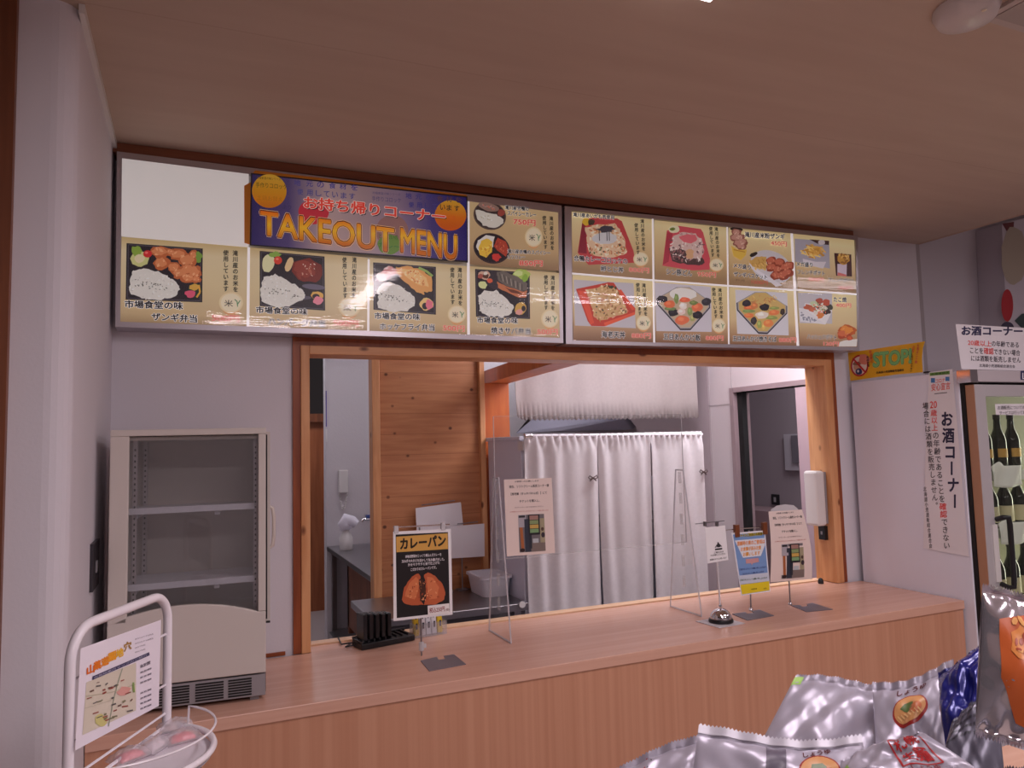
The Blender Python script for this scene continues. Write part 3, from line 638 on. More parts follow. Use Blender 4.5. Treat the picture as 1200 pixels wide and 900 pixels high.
A.build('banner_panel', sg, label='blue TAKEOUT MENU banner with orange lettering')
qs = [SP(143, 186), SP(654, 248), SP(655, 397), SP(141, 377)]
B().poly([p+Vector((0, -.0075, 0)) for p in qs], FILM).build('clear_cover', sg)

# --- right box
sg2 = thing('lightbox_sign', 'right lit menu box with eight bowl and snack panels', 'sign', tuple(SP(830, 405)), 'lit menu boxes over the serving window')
box_frame((661.5, 241.5), (1005, 276.5), (1007, 411), (663, 403), sg2, 8, 5, 2.5, 4)
for pts_, wd_ in (([(764.8, 256.5), (766.5, 405)], 2.2), ([(852, 266), (854, 407)], 1.8), ([(927.5, 272), (935, 408)], 3), ([(670, 320.5), (765, 328.5), (853, 335), (933, 340), (1004, 345)], 2)):
    A = new_art(); A.line(pts_, wd_, seam, 2); A.build('panel_seam', sg2)
def panel(q, m_): A = new_art(); A.pg(q, m_, 0); return A
# curry croquette bowl
A = panel([(670, 248), (764, 257), (765, 327.5), (671, 319.5)], t_up2); A.tr = (660, 235, 110/1042); PK = (190, 70, 74)
A.pg([(215, 215), (330, 190), (600, 200), (650, 230), (780, 560), (800, 690), (280, 715), (160, 580)], PK, 1); A.pg([(215, 215), (250, 300), (260, 590), (165, 580)], (140, 44, 60), 2)
A.blob(250, 240, 40, 44, (220, 180, 60), 3, 12, .2); A.blob(310, 240, 36, 36, (70, 60, 50), 4, 12, .2)
bp = [(250, 300), (380, 260), (560, 265), (640, 340), (690, 480), (700, 590), (560, 640), (300, 600), (255, 460)]
A.rough(bp, (222, 192, 160), 3, 12, 4); A.specks(bp, [(236, 214, 186), (210, 160, 110), (196, 130, 90), (240, 226, 206)], 110, 18, 4); A.blob(460, 420, 130, 70, (206, 206, 210), 5, 16, .15); A.blob(460, 320, 86, 34, (64, 62, 74), 6, 16, .35)
for x in (395, 480, 505): A.line([(x, 330), (x+4, 450)], 9, (70, 66, 78), 6)
A.specks([(280, 540), (690, 480), (690, 600), (300, 600)], [(90, 110, 60), (70, 56, 50), (206, 130, 90)], 26, 14, 6)
A.text('滝川産あいがも肉使用', 105, 180, 560, 215, 46, BLK, 7, .03, WHT, .045)
rice_seal(A, (873, 205, 892, 560), (805, 250, 830, 600), 0, (860, 650, 84, 78), 42)
caption(A, '合鴨カレーコロッケの', (115, 670, 708, 708), '卵とじ丼', (415, 785, 665, 803), '800円', (728, 795, 948, 808), 62, 62, 56)
A.build('menu_panel', sg2, label='menu panel of a curry croquette egg bowl at 800 yen')
# pork bowl
A = panel([(767, 258), (851, 266.5), (852.5, 334.5), (767.5, 328)], t_up2); A.tr = (755, 250, 105/1112)
A.pg([(280, 215), (420, 155), (700, 195), (730, 240), (815, 560), (810, 700), (600, 710), (225, 650)], (206, 84, 96), 1); A.pg([(280, 230), (350, 250), (300, 600), (230, 640)], (176, 62, 78), 2)
A.blob(370, 200, 72, 46, (226, 222, 190), 3, 14, .1); A.blob(350, 195, 34, 20, (110, 130, 60), 4, 10, .2)
bp = [(340, 300), (460, 230), (640, 250), (720, 340), (745, 460), (720, 620), (560, 600), (360, 570), (300, 400)]
A.rough([(300, 440), (420, 400), (700, 480), (740, 620), (680, 650), (480, 625), (350, 600)], (84, 64, 64), 3, 8, 4); A.rough(bp[:5]+[(690, 580), (540, 560), (470, 440), (340, 470)], (214, 186, 180), 4, 12, 4); A.specks(bp, [(236, 220, 216), (196, 150, 150), (120, 90, 92), (222, 200, 196)], 80, 20, 5); A.blob(540, 320, 100, 60, (220, 110, 120), 6, 16, .25); A.blob(560, 510, 50, 60, (214, 170, 130), 6, 12, .25); A.specks([(320, 460), (520, 470), (500, 600), (340, 580)], [(60, 44, 50), (160, 110, 110), (110, 80, 84)], 36, 20, 6)
rice_seal(A, (888, 170, 918, 550), (820, 165, 848, 545), 0, (895, 640, 88, 78), 44)
A.text('シン豚どん', 270, 760, 585, 785, 74, BLK, 7, .03, WHT, .045); A.text('950円', 655, 785, 882, 800, 62, RED_T, 7, .012, (244, 216, 202), .035)
A.build('menu_panel', sg2, label='menu panel of a pork bowl at 950 yen')
# mega fried chicken basket
A = panel([(854, 267), (926, 273.5), (933, 340), (854.5, 334.5)], t_up2); A.tr = (845, 255, 95/1006)
A.ell(190, 145, 80, 26, (44, 34, 36), 2, 16, .1); 
for p in ((190, 190), (230, 250), (170, 250), (210, 320), (270, 310), (250, 360)): chunk(A, p[0], p[1], 62, 50, ((150, 96, 84), (196, 146, 132), (222, 186, 170)), 3)
A.pg([(120, 350), (200, 400), (315, 400), (300, 470), (240, 530), (150, 480)], (222, 186, 84), 6); A.line([(150, 400), (290, 430)], 12, (190, 140, 60), 7)
A.ell(620, 610, 270, 190, (206, 202, 208), 2, 28, .45); A.pg([(340, 560), (500, 680), (760, 840), (680, 860), (560, 760), (380, 640)], (222, 218, 226), 3); A.blob(400, 460, 50, 24, (50, 44, 40), 3, 10, .2, -.5)
bp = [(350, 540), (440, 480), (560, 490), (560, 660), (480, 640), (380, 600)]; A.rough(bp, (206, 166, 96), 4, 8, 4)
for k in range(16): x = random.uniform(370, 540); y = random.uniform(500, 630); A.line([(x, y), (x+random.uniform(-20, 60), y+random.uniform(10, 60))], 12, random.choice([(226, 190, 120), (190, 144, 76)]), 5)
for p in ((620, 540), (720, 560), (620, 620), (700, 650), (790, 620), (760, 720), (820, 690), (680, 720), (840, 600)): chunk(A, p[0], p[1], 70, 56, ((150, 70, 50), (196, 108, 84), (214, 140, 112)), 5)
A.text('滝川産米粉ザンギ', 285, 245, 780, 275, 66, BLK, 9, .03, WHT, .045); A.text('450円', 610, 345, 805, 362, 56, RED_T, 9, .012, (244, 216, 202), .035)
A.text('メガ盛り', 145, 620, 355, 650, 54, BLK, 9, .03, WHT, .045); A.text('ザンギバスケット', 150, 730, 560, 772, 58, BLK, 9, .03, WHT, .045); A.text('ポテト付', 172, 790, 285, 798, 28, (90, 70, 60), 9, .0); A.text('1000円', 370, 825, 570, 840, 52, (206, 96, 86), 9, .0)
A.build('menu_panel', sg2, label='menu panel of a mega fried chicken basket')
# french fries
A = panel([(929.5, 274), (1001, 280.5), (1003.5, 344.5), (935, 339.5)], t_up2); A.tr = (920, 265, 95/1069)
A.pg([(125, 165), (580, 200), (590, 560), (130, 470)], (170, 166, 180), 1); A.pg([(320, 175), (580, 195), (575, 250), (420, 230)], (70, 48, 50), 2); A.blob(480, 215, 44, 34, (206, 196, 200), 3, 12, .1); A.pg([(230, 430), (400, 470), (540, 470), (500, 560), (240, 500)], (214, 206, 214), 2)
for k in range(60):
    t = random.uniform(0, 2*PI); x = 370+150*math.cos(t)*random.random(); y = 330+90*math.sin(t)*random.random(); d = random.uniform(-.3, 1.2); l = random.uniform(60, 120)
    A.line([(x-l*math.cos(d)/2, y-l*math.sin(d)/2), (x+l*math.cos(d)/2, y+l*math.sin(d)/2)], 17, random.choice([(226, 184, 96), (240, 206, 126), (196, 144, 66), (214, 164, 84)]), 4+k % 3)
A.pg([(645, 355), (870, 375), (880, 665), (670, 655)], (70, 34, 36), 2); A.pg([(685, 500), (810, 500), (805, 665), (685, 655)], (206, 190, 206), 4); A.pg([(690, 610), (800, 640), (805, 665), (685, 655)], (206, 110, 106), 5)
A.blob(765, 430, 75, 72, (196, 146, 66), 5, 16, .2); A.specks([(700, 370), (840, 380), (830, 490), (710, 490)], [(226, 186, 110), (150, 100, 44)], 24, 22, 6)
A.text('メガ盛り', 140, 530, 350, 545, 60, BLK, 9, .03, WHT, .045); A.text('フレンチポテト', 155, 635, 510, 655, 60, BLK, 9, .03, WHT, .045); A.text('500円', 303, 728, 500, 740, 54, RED_T, 9, .012, (244, 216, 202), .035); A.text('フレンチポテト', 560, 735, 900, 752, 56, BLK, 9, .03, WHT, .045); A.text('300円', 690, 838, 880, 848, 52, RED_T, 9, .004)
A.build('menu_panel', sg2, label='menu panel of french fries in two sizes')
# shrimp tempura bowl
A = panel([(671, 322), (765.5, 329.5), (766, 405), (672, 400.5)], t_lo2); A.tr = (660, 315, 110/1042)
A.pg([(115, 120), (780, 160), (805, 660), (130, 630)], (196, 192, 200), 1); A.pg([(140, 225), (500, 150), (560, 155), (610, 230), (800, 440), (795, 510), (450, 640), (310, 635), (270, 580)], (196, 62, 44), 2)
A.pg([(160, 240), (250, 250), (340, 600), (300, 620)], (222, 82, 54), 3); A.pg([(600, 240), (640, 230), (795, 450), (760, 460)], (222, 82, 54), 3); A.pg([(450, 600), (790, 480), (795, 510), (460, 640)], (226, 92, 60), 3)
bp = [(250, 240), (480, 180), (590, 220), (660, 350), (710, 480), (560, 540), (400, 580), (340, 540), (310, 420)]
A.rough(bp, (206, 170, 120), 4, 10, 4); A.specks(bp, [(226, 196, 150), (190, 140, 86), (236, 216, 180), (160, 110, 64), (214, 160, 130)], 110, 18, 5); A.specks([(480, 180), (600, 210), (560, 240)], [(60, 66, 44)], 8, 18, 6); A.specks(bp, [(70, 60, 44)], 12, 14, 6)
rice_seal(A, (890, 160, 915, 525), (822, 155, 850, 520), 0, (890, 600, 82, 84), 44)
A.text('海老天丼', 420, 765, 682, 772, 74, BLK, 7, .03, WHT, .045); A.text('880円', 755, 772, 968, 776, 60, RED_T, 7, .012, (244, 216, 202), .035)
A.build('menu_panel', sg2, label='menu panel of a shrimp tempura bowl at 880 yen')
def square_tray(A, q, inner):
    A.pg(q, (60, 56, 66), 2); cx = sum(p[0] for p in q)/len(q); cy = sum(p[1] for p in q)/len(q)
    A.pg([(x+(cx-x)*.04, y+(cy-y)*.04-8) for x, y in q], (170, 166, 170), 3); A.pg([(x+(cx-x)*.08, y+(cy-y)*.08-10) for x, y in q], inner, 4)
# mixed topping rice
A = panel([(768, 330), (852.5, 336), (853.5, 407), (768.5, 405)], t_lo2); A.tr = (755, 320, 105/1050)
A.pg([(120, 110), (780, 160), (790, 690), (140, 680)], (206, 202, 212), 1)
square_tray(A, [(140, 300), (380, 165), (530, 165), (770, 330), (770, 410), (540, 670), (420, 670), (150, 370)], (196, 176, 150))
A.blob(450, 250, 160, 74, (230, 228, 224), 5, 18, .06)
for a_, b_, ra, rb, c_ in ((205, 305, 62, 40, (44, 40, 48)), (330, 465, 60, 44, (44, 40, 48)), (620, 495, 60, 44, (44, 40, 48)), (720, 340, 60, 46, (60, 58, 66)), (290, 365, 72, 44, (222, 116, 76)), (470, 315, 60, 32, (226, 110, 80)), (615, 405, 64, 54, (222, 120, 84)), (440, 550, 82, 56, (224, 120, 84)), (372, 300, 26, 60, (130, 150, 90)), (575, 350, 48, 26, (120, 136, 80)), (530, 450, 30, 50, (140, 160, 100)), (300, 420, 70, 20, (120, 140, 90)), (450, 385, 44, 40, (232, 222, 216)), (430, 455, 50, 36, (226, 206, 200)), (560, 530, 30, 40, (170, 170, 110))):
    A.blob(a_, b_, ra, rb, c_, 6, 12, .15); A.blob(a_-ra*.2, b_-rb*.2, ra*.45, rb*.4, tuple(min(255, int(v*1.15)+6) for v in c_), 7, 10, .2)
rice_seal(A, (880, 175, 905, 535), (808, 170, 838, 530), 0, (872, 615, 80, 82), 44)
A.text('五目あんかけ飯', 220, 780, 650, 795, 74, BLK, 8, .03, WHT, .045); A.text('880円', 715, 790, 920, 792, 56, RED_T, 8, .012, (244, 216, 202), .035)
A.build('menu_panel', sg2, label='menu panel of rice with mixed sauce topping at 880 yen')
# mixed topping noodles
A = panel([(855, 336.5), (932, 341), (934.5, 408), (855.5, 407)], t_lo2); A.tr = (845, 325, 95/983)
A.pg([(170, 150), (800, 190), (820, 705), (195, 685)], (214, 212, 220), 1)
square_tray(A, [(185, 310), (410, 180), (540, 180), (800, 350), (800, 440), (560, 690), (450, 685), (190, 400)], (206, 176, 110))
for k in range(40): x = random.uniform(330, 660); y = random.uniform(215, 380); A.line([(x, y), (x+random.uniform(-50, 50), y+random.uniform(5, 40))], 9, random.choice([(226, 196, 120), (206, 150, 90), (190, 120, 80)]), 5)
for a_, b_, ra, rb, c_ in ((305, 315, 54, 44, (50, 46, 54)), (520, 365, 60, 42, (40, 36, 44)), (392, 530, 36, 50, (60, 56, 62)), (740, 420, 30, 40, (60, 46, 40)), (340, 370, 70, 30, (214, 120, 76)), (400, 345, 40, 40, (206, 130, 80)), (330, 465, 60, 28, (226, 130, 80)), (640, 430, 64, 34, (224, 130, 80)), (570, 555, 62, 46, (226, 140, 84)), (330, 412, 80, 20, (136, 156, 96)), (640, 375, 60, 18, (150, 160, 90)), (610, 490, 74, 24, (150, 160, 90)), (460, 570, 28, 50, (160, 170, 100)), (490, 460, 84, 46, (228, 216, 206)), (510, 600, 20, 40, (222, 190, 110))):
    A.blob(a_, b_, ra, rb, c_, 6, 12, .13); A.blob(a_-ra*.2, b_-rb*.2, ra*.45, rb*.4, tuple(min(255, int(v*1.15)+6) for v in c_), 7, 10, .2)
A.text('五目あんかけ焼きそば', 135, 775, 662, 785, 66, BLK, 8, .03, WHT, .045); A.text('880円', 695, 790, 905, 790, 58, RED_T, 8, .012, (244, 216, 202), .035)
A.build('menu_panel', sg2, label='menu panel of fried noodles with sauce topping at 880 yen')
# octopus dumplings and hash browns
A = panel([(935.5, 341.5), (1003.5, 346), (1004.5, 408), (937, 408)], t_lo2); A.tr = (920, 335, 95/1069)
A.pg([(165, 90), (620, 100), (620, 500), (190, 490)], (196, 192, 200), 1); A.pg([(250, 300), (530, 510), (620, 330), (560, 250), (260, 230)], (230, 226, 230), 2); A.pg([(180, 290), (250, 300), (530, 510), (200, 470)], (222, 220, 226), 2)
for a_, b_, c_ in ((300, 280, (190, 96, 66)), (360, 310, (196, 110, 80)), (450, 200, (176, 80, 60)), (530, 220, (190, 84, 60)), (500, 300, (214, 206, 190)), (430, 260, (110, 80, 60)), (540, 340, (70, 50, 50)), (460, 390, (214, 130, 70)), (380, 240, (196, 206, 170)), (420, 350, (222, 214, 206)), (570, 280, (70, 70, 60))): A.blob(a_, b_, 52, 40, c_, 3+(a_ % 3), 12, .25)
A.specks([(280, 240), (560, 220), (540, 380), (320, 330)], [(236, 226, 210), (120, 150, 90), (230, 120, 90)], 34, 14, 6)
A.specks([(200, 330), (420, 470), (220, 460)], [(150, 150, 165)], 12, 22, 4)
A.pg([(720, 740), (780, 720), (950, 700), (940, 800), (700, 800)], (222, 218, 214), 2); chunk(A, 820, 590, 120, 70, ((190, 96, 50), (222, 140, 66), (230, 156, 90)), 3, .2); chunk(A, 770, 640, 90, 60, ((176, 76, 50), (206, 110, 74), (222, 140, 96)), 4); chunk(A, 850, 690, 40, 30, ((186, 80, 50), (206, 100, 66), (222, 120, 80)), 4)
A.text('たこ焼', 630, 212, 800, 218, 64, BLK, 8, .03, WHT, .04); A.text('400円', 660, 282, 860, 290, 54, RED_T, 8, .012, (244, 216, 202), .035); A.text('ハッシュドポテト', 285, 700, 665, 715, 66, BLK, 8, .03, WHT, .045); A.text('120円', 500, 790, 700, 795, 54, RED_T, 8, .012, (244, 216, 202), .035)
A.build('menu_panel', sg2, label='menu panel of octopus dumplings and hash browns')
qs = [SP(670, 248), SP(1002, 281), SP(1003.5, 407), SP(671, 400)]
B().poly([p+Vector((0, -.0075, 0)) for p in qs], FILM).build('clear_cover', sg2)

# ================================================================== PAPERS ON THE RIGHT, BOTTLE FRIDGE
FX = 3.006; FY0 = -.592
def FS(u, v): return onX(u, v, FX-.003)
big = thing('bottle_fridge', 'tall white glass-door fridge holding dark bottles', 'fridge', (FX+.32, -.3, 0))
FT = 1.815; FW = FX+.80
b = B(); WF = mat('white_fridge_side', (232, 232, 244), .45)
b.box(FX, FX+.02, FY0, -.03, .08, FT, WF); b.box(FW-.02, FW, FY0, -.03, .08, FT, WF); b.box(FX+.02, FW-.02, -.06, -.03, .08, FT, WF)
b.box(FX+.02, FW-.02, FY0, -.06, FT-.05, FT, WF); b.box(FX+.02, FW-.02, FY0, -.06, .08, .3, WF)
b.build('body', big, bevel=.003)
B().box(FX+.03, FW-.03, FY0+.03, -.05, 0, .08, BLACK).build('base', big)
def FF(u, v, Y=-.655): return onY(u, v, Y)
dx0 = FX+.012; dF = -.655; dB = -.612
b = B()
for x0_, x1_, z0_, z1_ in ((FX+.006, FX+.05, .3, FT-.03), (FW-.05, FW-.003, .3, FT-.03), (FX+.05, FW-.05, .3, .36), (FX+.05, FW-.05, FT-.09, FT-.03)): b.box(x0_, x1_, FY0-.018, FY0-.0005, z0_, z1_, DARK)
b.build('gasket', big)
hz = onY(1135, 447, dF).z
b = B(); b.box(FX-.012, FW, dF, FY0-.006, hz, FT, mat('header_grey', (196, 188, 192), .4)); b.box(FX-.016, FX+.03, dF-.004, FY0-.004, hz-.004, FT+.002, CHROME); b.build('header', big, bevel=.002)
dh = dF
zt_ = hz-.012; BRN = mat('brown_door_edge', (176, 130, 100), .4); DOORM = mat('door_frame_silver', (206, 202, 204), .35, .3)
gx = onY(1143, 560, dF).x
gx0, gx1, gz0, gz1 = dx0+.065, FW-.07, .40, zt_-.05
b = B()
b.box(dx0, gx0, dF+.002, dB, .32, zt_, DOORM); b.box(gx1, FW, dF+.002, dB, .32, zt_, DOORM); b.box(gx0, gx1, dF+.002, dB, .32, gz0, DOORM); b.box(gx0, gx1, dF+.002, dB, gz1, zt_, DOORM)
b.box(dx0-.002, dx0, dF+.004, dB, .32, zt_, BRN)
door = b.build('door', big, bevel=.002)
B().box(gx0, gx1, dF+.02, dF+.025, gz0, gz1, clear_mat('door_pane_glass', (.92, .95, .92), .7)).build('pane', door)
hx = dx0+.05; b = B()
zz0, zz1 = onY(1155, 690, dF).z, onY(1155, 607, dF).z
b.tube([Vector((hx+.02, dF, zz1-.01)), Vector((hx+.02, dF-.03, zz1)), Vector((hx+.045, dF-.035, zz1)), Vector((hx+.05, dF-.035, zz1-.03)), Vector((hx+.05, dF-.035, zz0+.03)), Vector((hx+.045, dF-.035, zz0)), Vector((hx+.02, dF-.03, zz0)), Vector((hx+.02, dF, zz0+.01))], .011, BLACK, 8)
b.build('handle', door)
b = B(); b.box(hx-.01, hx+.02, dF-.003, dF+.001, zz0+.02, zz1-.03, WHITE_P); b.build('handle_plate', door)
b = B(); LINR = mat('fridge_inside', (226, 224, 206), .5)
b.box(FX+.021, FX+.024, FY0+.02, -.062, .3, FT-.05, LINR); b.box(FW-.024, FW-.021, FY0+.02, -.062, .3, FT-.05, LINR); b.box(FX+.024, FW-.024, -.066, -.061, .3, FT-.05, LINR); b.build('liner', big)
LED = mat('lamp_tube', (255, 250, 226), .4, emit=9)
B().box(FW-.06, FW-.035, FY0+.02, FY0+.04, .45, FT-.2, LED).build('lamp_tube', big)
area('fridge_lamp', (FW-.07, FY0+.06, 1.2), .05, 1.1, 1.6, (1, .97, .82), (PI/2, 0, -PI/2-.5+PI))
shz = [onY(1165, 553, -.42).z, onY(1165, 617, -.42).z, .78]
for k, z in enumerate(shz):
    b = B(); b.box(FX+.03, FW-.03, FY0+.05, -.08, z-.008, z, mat('wire_shelf_white', (222, 222, 214), .4)); b.box(FX+.03, FW-.03, FY0+.045, FY0+.05, z-.03, z+.012, mat('wire_shelf_white')); b.build('shelf', big)
b = B()
for k in range(30): b.box(FX+.33, FX+.338, -.067, -.0655, .5+k*.035, .52+k*.035, DARK)
b.build('shelf_rail', big)
GB = mat('dark_bottle_glass', (26, 30, 16), .08, spec=.7); LABC = mat('bottle_label', (206, 194, 160), .6); LABG = mat('gold_label', (196, 150, 70), .5); CAPM = mat('bottle_cap', (40, 34, 30), .4)
def bottle(x, y, z, h, label, lab, low=False):
    t = thing('bottle', label, 'bottle', (x, y, z), 'bottles in the glass-door fridge')
    r = .033
    B().lathe([(r*.9, z+.001), (r, z+.006), (r, z+h*.55), (r*.9, z+h*.62), (.016, z+h*.76), (.013, z+h*.94)], (x, y, 0), GB, 20).build('glass_body', t)
    B().lathe([(.0155, z+h*.92), (.0155, z+h), (.0, z+h)], (x, y, 0), CAPM, 14).build('cap', t)
    a, c_ = (.12, .42) if not low else (.2, .42)
    b = B()
    if lab is LABG: b.grid(lambda i, j: Vector((x+(r+.0012)*math.cos(-PI*.85+i*PI*.7)*1, y+(r+.0012)*math.sin(-PI*.85+i*PI*.7), z+h*.26+j*h*.15)), 10, 1, lab)
    else: b.lathe([(r+.0008, z+h*a), (r+.0008, z+h*c_)], (x, y, 0), lab, 20)
    b.build('label_band', t)
ordn = ['leftmost', 'middle', 'right']
for row, (z, h, lab, wd) in enumerate(((shz[0], .265, LABG, 'gold round label on the upper shelf'), (shz[1], .235, LABC, 'cream label on the middle shelf'), (shz[2], .27, LABC, 'pale label on the lowest shelf'))):
    for k in range(3):
        p = onY((1156, 1173, 1189)[k]+row*2, 560, -.46)
        bottle(p.x, -.46, z, h, 'dark bottle with %s, %s of three' % (wd, ('first', 'second', 'third')[k]+' from the left'), lab)
    for k in range(0): bottle(FX+.34+.11*k, -.40, z, h, 'dark bottle with %s, beyond the shelf rail, %s' % (wd, ('nearer it', 'far right')[k]), lab)
CLW = mat('white_tissue', (232, 230, 226), .8)
for row, (uu, vv, lab) in enumerate(((1172, 553, 'white cloth draped over the edge of the upper bottle shelf'), (1180, 618, 'white cloth draped over the edge of the middle bottle shelf'))):
    p = onY(uu, vv, FY0+.04); b = B()
    b.grid(lambda i, j: Vector((p.x-.06+i*.2, FY0+.038-.006*math.sin(i*9+j*3)-.004*j, shz[row]+.034+.02*math.sin(PI*min(1, i*2.2))*(1-j)-.085*j-.04*i*(1-i)*j)), 16, 8, CLW)
    tag(b.build('cloth', solid=.002, loc=(p.x, FY0+.04, shz[row])), lab, 'cloth', 'cloths on the fridge shelves')
A = Art(lambda u, v: onY(u, v, dF+.0185), (0, -1, 0), .0006)
A.pg([(1166, 473.5), (1215, 473), (1215, 487), (1167, 486)], PAPER, 0); A.text('お酒販売についてのお願い', 1169, 480, 1212, 479.5, 4.5, BLK, 1, .01); A.text('サービスは行っております', 1171, 486, 1212, 485, 4.2, BLK, 1, .01)
A.build('door_note', big, label='white note stuck inside the fridge door')

# yellow STOP banner on the fridge's side
A = Art(lambda u, v: FS(u, v), (-1, 0, 0), .0005); A.tr = (980, 390, .1)
YEL = (234, 178, 34)
A.pg([(135, 232), (400, 195), (700, 150), (1040, 100), (1015, 180), (1005, 300), (1015, 462), (700, 490), (400, 530), (165, 565)], YEL, 0)
A.ell(275, 385, 105, 128, (250, 246, 240), 1, 32, .1); A.ell(275, 385, 105, 128, (196, 40, 44), 2, 32, .1); A.ell(275, 385, 86, 108, (240, 224, 214), 3, 32, .1)
A.blob(330, 310, 70, 60, (226, 140, 120), 4, 14, .2); A.ell(250, 400, 42, 46, (216, 170, 140), 5, 16); A.blob(245, 360, 46, 24, (150, 110, 84), 6, 14, .2); A.blob(265, 455, 40, 40, (58, 62, 110), 5, 12, .15); A.ell(262, 450, 12, 16, (240, 240, 240), 6)
A.line([(200, 300), (355, 470)], 20, (196, 40, 44), 7)
A.text('STOP!', 440, 400, 880, 350, 160, (232, 214, 100), 4, .085); A.text('STOP!', 440, 400, 880, 350, 160, (44, 88, 68), 5, .055); A.text('STOP!', 440, 400, 880, 350, 160, (128, 196, 124), 6, .036)
A.text('北海道小売酒類販売協議会', 470, 482, 795, 448, 28, BLK, 3, .02)
A.vtext('未成年者', 372, 270, 385, 400, 32, (60, 40, 40), 8, .02); A.vtext('飲酒禁止', 405, 205, 425, 350, 32, (214, 80, 60), 8, .02)
A.vtext('しない・させない', 900, 240, 885, 460, 28, (50, 40, 30), 8, .02); A.vtext('未成年者飲酒', 915, 150, 905, 230, 24, (214, 80, 60), 8, .02); A.vtext('お酒は二十歳', 968, 130, 940, 360, 32, (206, 80, 70), 8, .02)
tag(A.build('banner', loc=FS(1040, 425)), 'yellow STOP banner with no-drinking symbol on the white fridge side', 'banner')
B().prism([FS(1082, 434.5)+Vector((0, 0, -.004)), FS(1088, 434)+Vector((0, 0, -.004)), FS(1088, 437), FS(1082, 437.5)], (.012, 0, 0), BLACK).build('clip', None)
tag(bpy.data.objects['clip'], 'small black clip at the right end of the yellow STOP banner', 'clip'); bpy.data.objects['clip'].name = 'clip'
# tall upright poster
A = Art(lambda u, v: FS(u, v), (-1, 0, 0), .0004); A.tr = (1070, 430, .25)
A.pg([(75, 25), (185, 10), (262, 890), (48, 850), (58, 400)], PAPER, 0)
A.pg([(78, 28), (172, 18), (172, 34), (79, 42)], (110, 160, 70), 1); A.text('北海道発祥', 84, 40, 168, 31, 10, (40, 70, 40), 2, .01)
A.rect(84, 52, 103, 74, (70, 130, 190), 1); A.rect(152, 46, 171, 66, (70, 130, 190), 1); A.text('コロナ', 106, 76, 150, 70, 18, (226, 100, 90), 1, .02); A.text('安心宣言', 86, 114, 174, 104, 34, (226, 100, 90), 1, .015); A.line([(100, 126), (160, 120)], 3, BLK, 1)
NAVY = (34, 30, 66)
A.vtext('お酒コーナー', 155, 205, 200, 668, 58, NAVY, 2, .035)
A.vtext('20', 96, 158, 100, 198, 34, RED_T, 2, .02) if 0 else A.text('20', 80, 194, 112, 192, 32, (236, 84, 78), 2, .015)
A.vtext('歳以上', 97, 198, 103, 302, 31, (236, 84, 78), 2, .015); A.vtext('の年齢であることを', 105, 302, 138, 636, 31, (60, 54, 60), 2, .01); A.vtext('確認', 139, 636, 145, 708, 34, (236, 76, 70), 2, .02); A.vtext('できない', 146, 708, 160, 855, 31, (60, 54, 60), 2, .01)
A.vtext('場合には酒類を販売しません。', 57, 165, 108, 665, 29, (60, 54, 60), 2, .01)
A.vtext('北海道小売酒販組合連合会', 55, 560, 84, 850, 15, (70, 64, 70), 2, .01)
tag(A.build('poster', loc=FS(1105, 540)), 'tall white liquor corner age-check poster on the fridge side', 'poster')
# paper standing on the fridge header
zp = FT+.004
A = Art(lambda u, v: onY(u, v, -.62), (0, -1, 0), .0005); A.tr = (1070, 370, 130/780)
A.pg([(298, 58), (1000, 98), (1000, 392), (340, 374)], PAPER, 0)
A.text('お酒コーナー', 342, 136, 768, 140, 62, (44, 40, 80), 1, .04)
A.text('20歳以上', 385, 208, 550, 218, 40, (236, 84, 78), 1, .015); A.text('の年齢である', 552, 215, 742, 226, 40, (60, 56, 66), 1, .015)
A.text('ことを', 400, 262, 492, 268, 40, (60, 56, 66), 1, .015); A.text('確認', 497, 268, 565, 273, 44, (224, 60, 56), 1, .02); A.text('できない場合', 568, 272, 752, 282, 40, (60, 56, 66), 1, .015)
A.text('には酒類を販売しません', 408, 318, 756, 332, 40, (60, 56, 66), 1, .015); A.text('北海道小売酒販組合連合会', 465, 360, 716, 368, 22, (70, 66, 76), 1, .01)
tag(A.build('notice', loc=onY(1160, 430, -.62)), 'white liquor corner paper standing on top of the bottle fridge', 'notice')
A = Art(lambda u, v: onY(u, v, dF-.001), (0, -1, 0), .0006); A.pg([(1196, 434.5), (1215, 434.5), (1215, 446), (1196, 445)], (44, 50, 96), 0); A.text('L', 1198, 444, 1202, 444, 7, WHT, 1, .02)
A.build('maker_badge', big, label='navy badge on the header')
# picture board on the right wall: plain rounded shapes on a dark and a pale field
A = Art(lambda u, v: onY(u, v, -.15), (0, -1, 0), .0015)
q = [onY(1174, 262, -.15), onY(1300, 232, -.15), onY(1300, 400, -.15), onY(1180, 385, -.15)]
b = B(); b.prism(q, (0, .148, 0), mat('board_pale', (196, 190, 200), .6)); 
pb = b.build('picture_board', loc=q[0]); tag(pb, 'pale picture board with cream and red shapes high on the right wall', 'picture')
ORG[pb.name] = q[0]
A.pg([(1174, 262), (1188, 260), (1187, 275), (1180, 272)], (100, 40, 44), 1)
A.blob(1188, 300, 15, 34, (176, 166, 150), 1, 20, .05); A.ell(1180, 358, 7, 19, (176, 40, 50), 1); A.blob(1204, 376, 14, 9, (50, 70, 70), 1, 12, .1); A.ell(1180, 385, 8, 8, (60, 56, 80), 1)
A.build('print', pb)

